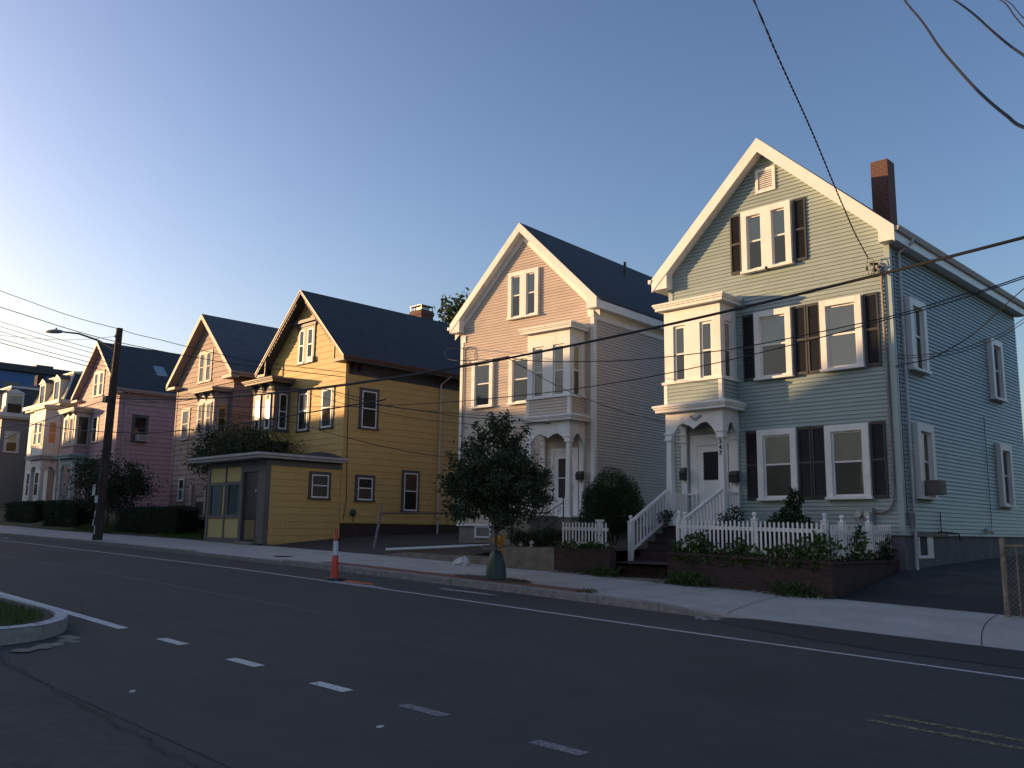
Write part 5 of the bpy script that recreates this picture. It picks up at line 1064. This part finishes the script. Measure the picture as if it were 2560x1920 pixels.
weeds((-12.35, 14.85, side_z(-12.35, 14.9)), 'small tuft of weeds on the kerb beside the brick strip', 130, .16, .04, .06, .06)
weeds((-14.85, 15.25, side_z(-14.9, 15.3)), 'dry fallen leaves beside the tree pit', 110, .22, .05, .05, .06, mat('dry_leaves', (.10, .075, .035), .8, kind='foliage'))
# hedges
def hedge(loc, dims, n, label, size=.07, m=None):
    r = root('hedge', loc, label, 'hedge', 'clipped hedges'); lx, ly, lz = dims
    u = rng.random((n, 3)); k = rng.integers(0, 4, n)
    u[k == 0, 1] = rng.normal(size=(k == 0).sum())*.03+.02; u[k == 1, 2] = 1+rng.normal(size=(k == 1).sum())*.025; u[k == 2, 0] = 1+rng.normal(size=(k == 2).sum())*.01; u[k == 3, 1] = rng.random((k == 3).sum())
    P = (u-np.array([.5, 0, 0]))*np.array([lx, ly, lz]); P[:, 2] += .05*np.sin(P[:, 0]*3); leafmesh(P, size, 'foliage', m or leafd, r, up=0)
    MB().box(-lx/2+.12, lx/2-.12, .12, ly-.12, 0, lz-.12).build('hedge_fill', mat('hedge_core', (.012, .016, .008), .95), r)  # solid near-black box filling the inside of the leaf shell
hedge((-42.9, 18.5, -.30), (6.6, 1.1, 1.15), 15000, 'long dark clipped hedge in front of the pink house side yard', .09)
hedge((-53.9, 18.4, -.05), (5.0, 1.2, 1.35), 9000, 'dark overgrown hedge in front of the mansard house', .12)
hedge((-61.5, 18.6, .0), (5.5, 1.0, 1.35), 6000, 'dark hedge at the far left behind the white post', .12)
tree('yard_tree', (-48.3, 18.9, .1), 'dark bushy tree behind the utility pole in front of the pink house', 3.6, .5, (0, 0, 2.0, 2.9, 1.6, 1.45), 80, 7500, .17, leafd, tr=.07, cl=.5, up=.2)
tree('yard_tree', (-37.2, 19.9, -.2), 'wide leafy tree in front of the brown house beside the shop', 4.6, 1.6, (.5, 0, 3.35, 3.3, 1.5, 1.30), 110, 12500, .15, leaf, tr=.09, cl=.5)
tree('distant_tree', (-66.5, 62, 2), 'tree top showing behind the roof between the yellow and cream houses', 21, 6, (0, 0, 14.0, 5.6, 5, 7.2), 130, 24000, .7, leaf, tr=.5, cl=1.5)
r = tree('side_tree', (-1.7, 27, -.6), 'tree whose leaves show at the right edge of the photo', 8.0, 2.0, (-.6, 0, 4.6, 2.6, 2.2, 3.4), 90, 5200, .22, leaf, tr=.12, cl=.5)
shrub('garden_shrub', (-4.2, 20.5, -1.2), 'dark shrub behind the chain link fence at the right', [((0, 0, .8), (.8, 1.2, .9)), ((1.0, -1, .6), (.8, .8, .7)), ((.2, -1.6, .4), (.6, .6, .5))], 4500, .08, leafd)
def blades(name, n, fx, label, m=grassm, h_=.09, loc=(0, 0, 0)):
    P = np.array([fx() for _ in range(n)]); d = rng.normal(size=(n, 3))*.35; d[:, 2] = 1; L_ = h_*(.5+rng.random(n))[:, None]; s = rng.normal(size=(n, 3)); s[:, 2] = 0; s /= np.linalg.norm(s, axis=1, keepdims=True)
    V = np.stack([P-s*.006, P+s*.006, P+d*L_], 1).reshape(-1, 3); me = bpy.data.meshes.new(name); me.vertices.add(3*n); me.vertices.foreach_set('co', V.ravel()); me.loops.add(3*n); me.polygons.add(n)
    me.loops.foreach_set('vertex_index', np.arange(3*n)); me.polygons.foreach_set('loop_start', np.arange(n)*3); me.polygons.foreach_set('loop_total', np.full(n, 3)); me.update(calc_edges=True); me.materials.append(m); o = bpy.data.objects.new(name, me); C.objects.link(o); return tag(o, label, 'grass', kind='stuff')
def isl():
    while True:
        x = rng.uniform(-20, -12); y = rng.uniform(1.2, 4.6)
        if y < 4.4+.06*(x+16) and ((x+13.9)/1.5)**2+((y-3.6)/.95)**2 < 1 or (x < -13.9 and y < 4.45): 
            if math.sin(x*2.3)+math.sin(y*3.7+x) > -.6: return (x, y, T(x)+.01)
blades('grass', 16000, isl, 'patchy grass on the kerbed corner at the lower left', h_=.07)
blades('grass', 9000, lambda: (lambda x, y: (x, y, side_z(x, 18.1)+.03+lerp(0, .35, (y-18.1)/3)))(rng.uniform(-41, -35.6), rng.uniform(18.15, 20.5)), 'strip of lawn in front of the brown house', h_=.10)
blades('grass', 5000, lambda: (lambda x, y: (x, y, side_z(x, 18.1)+.03+lerp(0, 1.0, (y-18.1)/2.5)))(rng.uniform(-51, -46), rng.uniform(18.15, 19)), 'strip of lawn beside the utility pole', h_=.12)
# orange flowers
r = root('flower_stake', (-17.75, 17.55, -1.02), 'orange paper flowers with an orange cone wrap on a stem beside the street tree', 'flowers')
b = MB(); b.tube([(0, 0, 0), (0, 0, .5), (-.05, 0, .85)], .008, 5); b.build('stem', bark, r); MB().lathe((0, 0, .10), [(.03, 0), (.12, .30), (.10, .42)], 12).build('wrap', orange, r)
for k in range(9):
    c = (rng.uniform(-.30, .12), rng.uniform(-.1, .1), rng.uniform(.62, .88)); leafmesh(np.array(c)+rng.normal(size=(22, 3))*.02, .075, 'flower', petal, r, aspect=.6, up=-.2)
r = root('paper_bag', (-19.25, 17.55, side_z(-19.25, 17.5)), 'crumpled white paper bag on the pavement by the low border', 'litter')
bb = MB(); P = [(.23, 0), (.25, .06), (.20, .13), (.12, .19), (.03, .21)]; bb.lathe((0, 0, 0), P, 14); o = bb.build('bag', mat('white_paper', (.55, .54, .52), .8, .15, 8, bump=1, bscale=9), r)
for v in o.data.vertices: v.co += Vector(rng.normal(size=3)*.018)

# ================================================================ traffic delineator and paint marks
r = root('traffic_delineator', (-17.9, 12.3, road_z(-17.9, 12.3)+.004), 'tall red traffic cone post with a white band and black rubber foot', 'traffic cone')
MB().lathe((0, 0, .05), [(.12, 0), (.10, .02), (.072, .45), (.066, .50), (.058, .52), (.055, .85), (.04, .87), (.042, 1.05), (.03, 1.08)], 18).build('cone', redm, r, True)
MB().lathe((0, 0, .575), [(.062, 0), (.062, .12), (.0605, .13), (.0605, .18), (.061, .19), (.059, .32)], 18).build('reflective_band', refl, r, True)
MB().prism([(.28*math.cos(a), .28*math.sin(a)) for a in [math.pi*k/4+math.pi/8 for k in range(8)]], 0, .06, 'z', .92).build('base', metald, r); MB().tube([(-.05, 0, 1.12), (0, 0, 1.19), (.05, 0, 1.12)], .014, 6).build('handle', redm, r)
def blotch(name, cx, cy, rx, ry, m, dz, n=22, label=None, rot=0):
    pts = []
    for i in range(n):
        a = 2*math.pi*i/n; q = 1+rng.uniform(-.15, .15); x = rx*q*math.cos(a); y = ry*q*math.sin(a); x, y = x*math.cos(rot)-y*math.sin(rot), x*math.sin(rot)+y*math.cos(rot)
        pts.append((cx+x, cy+y, road_z(cx+x, cy+y)+dz))
    o = MB().add([(cx, cy, road_z(cx, cy)+dz)]+pts, [(0, 1+i, 1+(i+1) % n) for i in range(n)]).build(name, m); o['kind'] = 'structure'; return o
blotch('road_marking_white', -16.9, 12.05, 1.25, .22, wmark, .008); blotch('road_marking_orange', -17.35, 12.45, .75, .17, opaint, .012)
blotch('utility_mark', -14.6, 13.5, .95, .16, wmark, .008)
def litter(loc, label, s=.05, m=None): 
    r = MB().box(-s, s, -s*.6, s*.6, 0, s*.3).build('litter', m or mat('pale_litter', (.5, .5, .48), .7)); r.location = loc; r.rotation_euler.z = rng.uniform(0, 3); tag(r, label, 'litter', 'bits of litter on the road')
litter((-6.0, 4.62, T(-6)-.17+.075), 'small pale scrap of litter in the road near the bottom of the photo', .03); litter((-8.72, 3.78, T(-8.7)-.16), 'pale scrap beside the long crack at the lower left', .035)
litter((-45, 13.2, road_z(-45, 13.2)+.006), 'white scrap of paper in the far gutter left of the utility pole', .16)
litter((-16.3, 15.9, side_z(-16.3, 15.9)+.004), 'dark leaf on the pavement behind the watering bag', .04, metald)
o = MB().lathe((-26.0, 15.9, side_z(-26, 15.9)+.002), [(.33, 0), (.33, .008), (.3, .01)], 20).build('utility_cover', metald); o['kind'] = 'structure'
# granite kerb weeds, broken kerb chip
b = MB()
for k in range(14): rr = rng.uniform(.03, .10); x = -9.1+rng.normal()*.18; y = 14.35+rng.normal()*.08; b.lathe((x, y, road_z(x, y)), [(rr, 0), (rr*.7, rr*.4), (rr*.2, rr*.5)], 6)
tag(b.build('kerb_rubble', gran), 'broken stone chips where the far kerb ends', 'rubble', kind='stuff')
b = MB()
for k in range(26): rr = rng.uniform(.03, .12); a = rng.uniform(0, 1); x = -12.3+a*.8+rng.normal()*.06; y = 4.42-.8*a**2+rng.normal()*.05+.05; b.lathe((x, y, T(x)-.15), [(rr, 0), (rr*.8, rr*.15), (rr*.3, rr*.2)], 7)
tag(b.build('corner_rubble', MATS['old_concrete']), 'crumbled concrete at the foot of the painted corner kerb', 'rubble', kind='stuff')

# ================================================================ utility pole with lamp, signs, wires
PB = Vector((-39.2, 15.0, T(-39.2))); PT = Vector((-38.74, 15.0, 8.45))
r = root('utility_pole', tuple(PB), 'tall leaning wooden utility pole with a street lamp arm and small signs', 'utility pole')
d = PT-PB; at = lambda z: (d.x*(z-PB.z)/d.z, 0, z-PB.z)
b = MB(); b.tube([at(PB.z-.3), at(1), at(4), at(8.45)], [.20, .19, .165, .135], 14); pole = b.build('pole', wood, r, True)
b = MB(); b.tube([at(.0), (at(0)[0]-.14, -.15, .5), (at(3)[0]-.12, -.12, at(3)[2]), (at(7.2)[0]-.10, -.12, at(7.2)[2])], .03, 6); b.build('conduit', mat('pole_conduit', (.12, .10, .09), .7), r)
aZ = 7.55; a0 = Vector(at(aZ))
L4 = [Vector((-43.73, 14.9, 8.0)), Vector((-44.3, 14.2, 8.3))]
arm = [a0+Vector((-.15, -.1, 0)), a0+Vector((-.9, -.55, .42)), a0+Vector((-1.7, -1.05, .74)), a0+Vector((-2.45, -1.5, .86))]
MB().tube(arm, [.05, .045, .04, .035], 8).build('lamp_arm', metald, r, True)
e = arm[-1]; dirn = Vector((-.85, -.52, .02)).normalized(); sidev = Vector((.52, -.85, 0)).normalized()
hd = []
for t, wv, hv in ((0, .06, .06), (.12, .13, .10), (.35, .17, .12), (.62, .15, .10), (.82, .08, .05), (.88, .02, .02)):
    c = e+dirn*t
    for k in range(12): a = 2*math.pi*k/12; hd.append(tuple(c+sidev*(wv*math.cos(a))+Vector((0, 0, hv*(max(math.sin(a), -.35))))))
b = MB(); b.add(hd, [(i*12+k, i*12+(k+1) % 12, (i+1)*12+(k+1) % 12, (i+1)*12+k) for i in range(5) for k in range(12)]+[tuple(range(12))[::-1], tuple(range(60, 72))]); lh = b.build('lamp_head', mat('lamp_grey', (.20, .21, .23), .5), r, True)
c = e+dirn*.32+Vector((0, 0, .11)); MB().lathe(tuple(c), [(.04, 0), (.04, .07), (.01, .08)], 10).build('photocell', metald, lh)
signm = mat('sign_white', (.60, .60, .60), .5, .05)
x = at(1.5)[0]
for z0, z1, w_, nm in ((1.27, 1.72, .15, 'parking_sign'), ):
    s_ = MB().box(x-.47, x-.47+.30, -.24, -.23, z0-PB.z, z1-PB.z).build(nm, signm, r); MB().box(x-.45, x-.19, -.243, -.241, z1-PB.z-.10, z1-PB.z-.04).box(x-.37, x-.30, -.243, -.241, z1-PB.z-.20, z1-PB.z-.13).build('printed_bar', mat('faded_red_print', (.30, .08, .06), .6), s_)
MB().box(x-.17, x+.14, -.225, -.215, .96-PB.z, 1.25-PB.z).build('pole_notice', mat('pale_notice', (.50, .56, .62), .5), r)
for z0, z1, u in ((.35, .62, -.06), (.0, .28, -.16), (-.35, .0, .05)): MB().box(x+u-.045, x+u+.045, -.215, -.206, z0-PB.z, z1-PB.z).build('pole_tag', signm, r)
b = MB()
for z in (8.1, 7.75, 6.9, 5.9, 5.45): p = at(z); b.tube([(p[0]-.22, -.05, p[2]), (p[0]+.2, -.05, p[2])], .02, 5).lathe((p[0]-.24, -.05, p[2]-.02), [(.04, 0), (.05, .05), (.03, .1)], 8)
b.build('insulator', metald, r); p = at(5.35); MB().box(p[0]-.55, p[0]-.15, -.2, .1, p[2]-.1, p[2]+.16).build('splice_box', metald, r)
def wire(pts, rad, label, m=None, n=5, name='overhead_wire'):
    P = [Vector(p) for p in pts]; c = P[0].copy(); b = MB(); b.tube([p-c for p in P], rad, n); o = b.build(name, m or cable, None, True); o.location = c; tag(o, label, 'cable', 'overhead cables'); return o
def cat_(a, b_, sag, n=24): a, b_ = Vector(a), Vector(b_); return [a.lerp(b_, i/n)-Vector((0, 0, sag*4*(i/n)*(1-i/n))) for i in range(n+1)]
wire([(x_, 15.0-.0, 4.10+1.28*((x_+17)/21.6)**2) for x_ in np.linspace(-38.7, 5, 50)], .028, 'thick black cable that sags across the fronts of all the houses')
wire([(x_, 14.96, 4.23+1.22*((x_+17)/21.6)**2) for x_ in np.linspace(-38.7, -27, 14)]+[(x_, 14.96, 4.13+1.28*((x_+17)/21.6)**2) for x_ in np.linspace(-26, -14.9, 10)], .012, 'thin cable lashed just above the thick black cable')
# twisted service drop to the blue house
A0 = Vector((-8.79, 21.25, 6.72)); pts = [(2137.6, 590.8, 19.0, -8.08, 6.59)]
K = [Vector((-8.79, 21.25, 6.75)), Vector((-8.50, 20.0, 6.96+.02)), Vector((-8.05, 18.0, 7.44-.0)), Vector((-7.93, 16.8, 8.30)), Vector((-7.85, 15.6, 9.20-.1)), Vector((-8.2, 15.0, 10.55)), Vector((-8.6, 14.3, 12.0))]
def on_ray(px, py, y):
    X_ = (px-1280)/2241.24; Y_ = -(py-960)/2241.24; dd = ax*X_+ay*Y_+az; return dd*(y/dd.y)
SD_PTS = [Vector((-8.80, 21.30, 6.77)), Vector((-8.68, 20.40, 7.07)), Vector((-8.01, 17.89, 7.41)), Vector((-7.55, 15.93, 7.88)), Vector((-7.25, 14.45, 8.65)), Vector((-7.10, 13.55, 9.50)), Vector((-7.05, 12.95, 10.2)), Vector((-7.02, 12.5, 10.9))]
def smooth(P_, n=10):
    out = []
    for i in range(len(P_)-1):
        p0, p1, p2, p3 = P_[max(i-1, 0)], P_[i], P_[i+1], P_[min(i+2, len(P_)-1)]
        for k in range(n): t = k/n; out.append(.5*((2*p1)+(p2-p0)*t+(2*p0-5*p1+4*p2-p3)*t*t+(3*p1-p0-3*p2+p3)*t**3))
    out.append(P_[-1]); return out
def twist(P_, rad, off_, turns):
    n = len(P_); return [p+Vector((math.cos(turns*2*math.pi*i/n), 0, math.sin(turns*2*math.pi*i/n)))*off_ for i, p in enumerate(P_)]
drop = [(-8.76, 21.3, 6.75), (-8.32, 19.55, 6.86), (-8.04, 18.44, 7.03), (-7.78, 17.4, 7.21), (-7.51, 16.33, 7.41), (-7.26, 15.33, 7.59), (-7.04, 14.44, 7.72), (-6.83, 13.59, 7.83), (-6.56, 12.53, 7.97), (-6.33, 11.61, 8.15), (-4.3, 3.5, 9.6)]
tp_ = smooth([Vector(p) for p in drop], 22)
r = root('service_drop', drop[0], 'twisted cable coming down from the top of the photo to the blue house corner', 'cable', 'overhead cables')
v0 = Vector(drop[0])
for k in range(2): MB().tube([p-v0 for p in twist(tp_, 0, .010 if k else -.010, 34)], .009, 5).build('strand', cable, r, True)
r = root('insulator_bracket', (-8.62, 21.40, 6.60), 'insulator bracket with looped wires where the twisted cable reaches the blue house', 'bracket')
b = MB(); b.tube([(.05, 0, 0), (-.10, -.12, 0)], .03, 8).tube([(-.02, -.05, -.04), (-.02, -.05, -.2)], .035, 6).tube([(-.16, -.1, .16), (-.20, -.1, -.1), (-.13, -.08, -.30)], .01, 5).tube([(-.16, -.1, .16), (-.02, -.12, .1), (0, -.12, -.06), (-.10, -.1, -.30)], .01, 5).tube([(-.13, -.08, -.3), (-.07, -.08, -.33), (-.03, -.08, -.26), (-.02, -.05, -.1)], .01, 5).tube([(.0, -.05, -.15), (.16, -.05, -.32)], .02, 5)
b.lathe((-.19, -.1, -.14), [(.02, 0), (.035, .03), (.03, .08)], 8); b.build('fitting', metald, r)
W_ = [
 ([(-6.2, 16.4, 11.2), (-5.6, 15.2, 10.0), (-4.78, 13.55, 8.37), (-4.04, 12.08, 7.03), (-3.5, 11.0, 5.99), (-3.05, 10.11, 5.19), (-2.68, 9.37, 4.55), (-2.37, 8.73, 4.04), (-2.1, 8.19, 3.62), (-1.86, 7.72, 3.27), (-1.2, 6.4, 2.5)], .016, 'long cable curving down across the upper right sky'),
 ([(-5.3, 16.0, 10.1), (-4.18, 13.97, 8.3), (-3.64, 12.94, 7.38), (-3.24, 12.19, 6.65), (-2.89, 11.54, 6.03), (-2.58, 10.96, 5.51), (-1.6, 9.2, 3.9)], .017, 'cable crossing the top right corner of the sky, second from the corner'),
 ([(-4.6, 16.4, 9.7), (-3.46, 13.65, 7.84), (-3.01, 12.51, 6.87), (-2.79, 11.97, 6.4), (-2, 10, 4.8)], .010, 'thin cable close to the top right corner of the sky'),
 ([(-4.6, 16.7, 10), (-3.42, 13.79, 7.88), (-3.09, 12.97, 7.2), (-2.91, 12.52, 6.81), (-2, 10.2, 5)], .008, 'thinnest cable nearest the top right corner of the sky'),
 ([(3, 15.1, 5.4), (-3.81, 15.1, 4.0), (-4.7, 15.1, 3.87), (-6.05, 15.1, 3.68), (-8.48, 15.1, 3.55), (-9.6, 15.1, 3.55), (-11.15, 15.1, 3.61), (-12.29, 15.1, 3.71), (-14.03, 15.1, 3.93), (-14.95, 15.05, 4.12)], .010, 'upper of two thin cables crossing the blue house below the thick one'),
 ([(3, 15.3, 5.4), (-3.86, 15.3, 4.02), (-6.18, 15.3, 3.68), (-8.06, 15.3, 3.47), (-9.73, 15.3, 3.33), (-11.5, 15.3, 3.24), (-14.21, 15.3, 3.21), (-18.45, 15.3, 3.35), (-24, 15.3, 3.75), (-32, 15.2, 4.5), (-38.7, 15.0, 5.5)], .010, 'lower of two thin cables crossing the blue house and running on past the cream house'),
 ([(-3.0, 20.9, 6.9), (-5.33, 21.02, 5.29), (-5.96, 21.06, 4.81), (-6.47, 21.1, 4.44), (-6.99, 21.13, 4.19), (-7.44, 21.16, 4.03), (-8.2, 21.3, 4.0), (-8.3, 21.6, 4.0)], .012, 'cable swinging down to the side wall of the blue house from the upper right'),
 ([(-3, 21, 6.4), (-5.4, 21.12, 4.66), (-6.38, 21.16, 4.26), (-7.01, 21.19, 4.16), (-7.66, 21.22, 4.17), (-8.29, 21.5, 4.28)], .008, 'thin wire reaching the corner of the blue house at upper window height'),
 ([(-3, 21.1, 6.3), (-5.42, 21.19, 4.6), (-6.41, 21.23, 4.2), (-7.04, 21.26, 4.1), (-7.55, 21.28, 4.12), (-8.3, 21.5, 4.2)], .008, 'second thin wire just under the one reaching the corner of the blue house'),
 ([(-24.57, 22.30, 6.75), (-24.0, 21.2, 6.55), (-22.6, 19.6, 6.0), (-19.5, 17.2, 4.95), (-15.1, 15.05, 4.12)], .011, 'thin cable from the upper left corner of the cream house to the thick street cable'),
 ([(-14.99, 15.0, 4.11), (-14.9, 16.46, 3.69), (-14.81, 17.71, 3.42), (-14.72, 18.85, 3.25), (-14.66, 19.83, 3.16), (-14.74, 21.40, 3.1)], .008, 'thin cable from the thick street cable down towards the left of the blue house'),
 ([(-44.31, 10.54, 10.7), (-43.19, 11.41, 10.2), (-42.06, 12.29, 9.7), (-40.94, 13.16, 9.2), (-39.85, 14.01, 8.78), (-38.77, 14.95, 8.42), (-38.06, 15.4, 8.16), (-37.14, 16.11, 7.89), (-36.3, 16.76, 7.62), (-35.13, 17.67, 7.27), (-33.71, 18.78, 6.9), (-31.1, 21.40, 6.5)], .014, 'highest cable at the left, passing the pole top and falling to the yellow house'),
 ([(-41.0, 6.8, 9.7), (-39.97, 10.62, 8.77), (-39.69, 11.65, 8.53), (-39.41, 12.72, 8.27), (-39.12, 13.8, 8.04), (-38.84, 14.9, 7.86), (-37.74, 15.82, 7.56), (-36.75, 16.58, 7.31), (-35.81, 17.31, 7.1), (-34.39, 18.4, 6.8), (-31.1, 21.42, 6.3)], .016, 'second highest cable at the left, just under the pole top'),
 ([(-41.9, 9.3, 8.9), (-41.02, 10.96, 8.39), (-40.19, 12.55, 7.93), (-39.34, 14.17, 7.5), (-38.9, 15, 7.3)], .010, 'fine cable meeting the pole below the lamp arm, first of the bundle'),
 ([(-41.9, 9.3, 8.7), (-41.01, 10.98, 8.18), (-40.18, 12.56, 7.73), (-39.37, 14.11, 7.33), (-38.9, 15, 7.1)], .010, 'fine cable meeting the pole below the lamp arm, second of the bundle'),
 ([(-41.9, 9.3, 8.45), (-41.0, 11.0, 7.98), (-40.24, 12.45, 7.54), (-39.46, 13.93, 7.15), (-38.95, 15, 6.9)], .010, 'fine cable meeting the pole below the lamp arm, third of the bundle'),
 ([(-41.9, 9.3, 8.1), (-40.99, 11.02, 7.65), (-40.23, 12.47, 7.28), (-39.46, 13.94, 6.94), (-38.95, 15, 6.7)], .012, 'fine cable meeting the pole below the lamp arm, fourth of the bundle'),
 ([(-41.9, 9.3, 7.95), (-40.98, 11.04, 7.49), (-40.26, 12.42, 7.13), (-39.56, 13.75, 6.8), (-38.97, 15, 6.5)], .015, 'lowest and thickest cable of the bundle meeting the pole below the lamp arm'),
 ([(-41.9, 9.3, 7.85), (-40.99, 11.01, 7.8), (-40.15, 12.63, 7.77), (-39.53, 13.81, 7.87), (-38.85, 14.95, 8.1)], .008, 'fine span wire running level from the left edge to the pole top'),
 ([(-42.5, 10.3, 3.5), (-41.59, 11.59, 3.53), (-41.34, 11.95, 3.70), (-41.1, 12.29, 3.95), (-40.85, 12.64, 4.22), (-40.13, 13.67, 4.76), (-39.62, 14.4, 5.12), (-39.25, 14.95, 5.38)], .02, 'pale cable looping up from the left edge to the splice box on the pole'),
 ([(-62, 15.1, 5.9), (-54.3, 15.1, 5.25), (-51.22, 15.1, 5.2), (-49.38, 15.1, 5.09), (-47.17, 15.1, 4.84), (-43.28, 15.1, 4.36), (-40.05, 15.1, 4.05), (-36.5, 15.1, 3.77), (-33.39, 15.1, 3.6), (-28, 15.1, 3.5), (-20, 15.2, 3.6)], .020, 'dark cable passing behind the pole at the height of the pink house windows'),
 ([(-38.9, 15.1, 5.25), (-33, 15.1, 4.72), (-28, 15.0, 4.62), (-25.8, 16.71, 4.66), (-25.09, 17.27, 4.5), (-24.62, 17.63, 4.36), (-24.09, 18.04, 4.12), (-22.55, 19.24, 3.85), (-21.9, 19.75, 3.72), (-19.5, 22, 3.5)], .013, 'cable crossing the side wall of the yellow house, upper one'),
 ([(-27.0, 15.0, 4.5), (-25.86, 16.91, 4.72), (-25.43, 17.28, 4.5), (-24.89, 17.75, 4.3), (-24.33, 18.24, 4.18), (-23.15, 19.27, 3.97), (-20.5, 21.6, 3.7)], .009, 'thin cable crossing the side wall of the yellow house just under the upper one'),
 ([(-32, 15, 4.9), (-27.05, 16.37, 4.80), (-26.39, 16.83, 4.57), (-25.42, 17.51, 4.23), (-24.34, 18.26, 3.92), (-23.03, 19.18, 3.66), (-22.04, 19.88, 3.52), (-20, 21.3, 3.3)], .009, 'thin cable crossing the side wall of the yellow house, third from the top'),
 ([(-38.8, 15, 5.2), (-31, 15.5, 4.2), (-27.51, 16.94, 3.69), (-27.03, 17.31, 3.5), (-26.25, 17.92, 3.23), (-25.61, 18.41, 3.04), (-24.99, 18.9, 2.85), (-23.47, 20.08, 2.52), (-22, 22.4, 2.4)], .011, 'lowest cable sloping down across the side wall of the yellow house'),
]
for pts_, rr_, lab_ in W_:
    wire(smooth([Vector(p) for p in pts_], 6), rr_, lab_, mat('pale_cable', (.25, .25, .24), .6) if lab_.startswith('pale') else None)
def split_far(names, gap=.12):
    for o in list(C.objects):
        if o.type != 'MESH' or o.name.split('.')[0] not in names: continue
        me = o.data; n = len(me.vertices); par = list(range(n))
        def fd(i):
            while par[i] != i: par[i] = par[par[i]]; i = par[i]
            return i
        for e in me.edges: a, c = fd(e.vertices[0]), fd(e.vertices[1]); par[a] = c
        comp = {}
        for i in range(n): comp.setdefault(fd(i), []).append(i)
        bx = []
        for k, vs in comp.items(): P_ = np.array([me.vertices[i].co for i in vs]); bx.append([P_.min(0)-gap/2, P_.max(0)+gap/2, set(vs)])
        ch = True
        while ch:
            ch = False
            for i in range(len(bx)):
                for j in range(i+1, len(bx)):
                    if (bx[i][0] <= bx[j][1]).all() and (bx[j][0] <= bx[i][1]).all():
                        bx[i] = [np.minimum(bx[i][0], bx[j][0]), np.maximum(bx[i][1], bx[j][1]), bx[i][2] | bx[j][2]]; bx.pop(j); ch = True; break
                if ch: break
        if len(bx) < 2 or len(bx) > 30: continue
        nm = o.name.split('.')[0]
        for q, (_, _, vs) in enumerate(bx):
            idx = sorted(vs); mp = {v: i for i, v in enumerate(idx)}
            fs = [tuple(mp[v] for v in p.vertices) for p in me.polygons if p.vertices[0] in mp]
            m2 = bpy.data.meshes.new(nm); m2.from_pydata([tuple(me.vertices[i].co) for i in idx], [], fs); m2.materials.append(me.materials[0])
            o2 = bpy.data.objects.new(nm, m2); C.objects.link(o2); o2.parent = o.parent; o2.location = o.location
        bpy.data.objects.remove(o)
split_far({'eave_return', 'porch_rail', 'cable_run', 'bargeboard', 'bay_bracket', 'eave_bracket', 'insulator', 'frieze_board', 'roof_curb'})
bpy.context.view_layer.update()
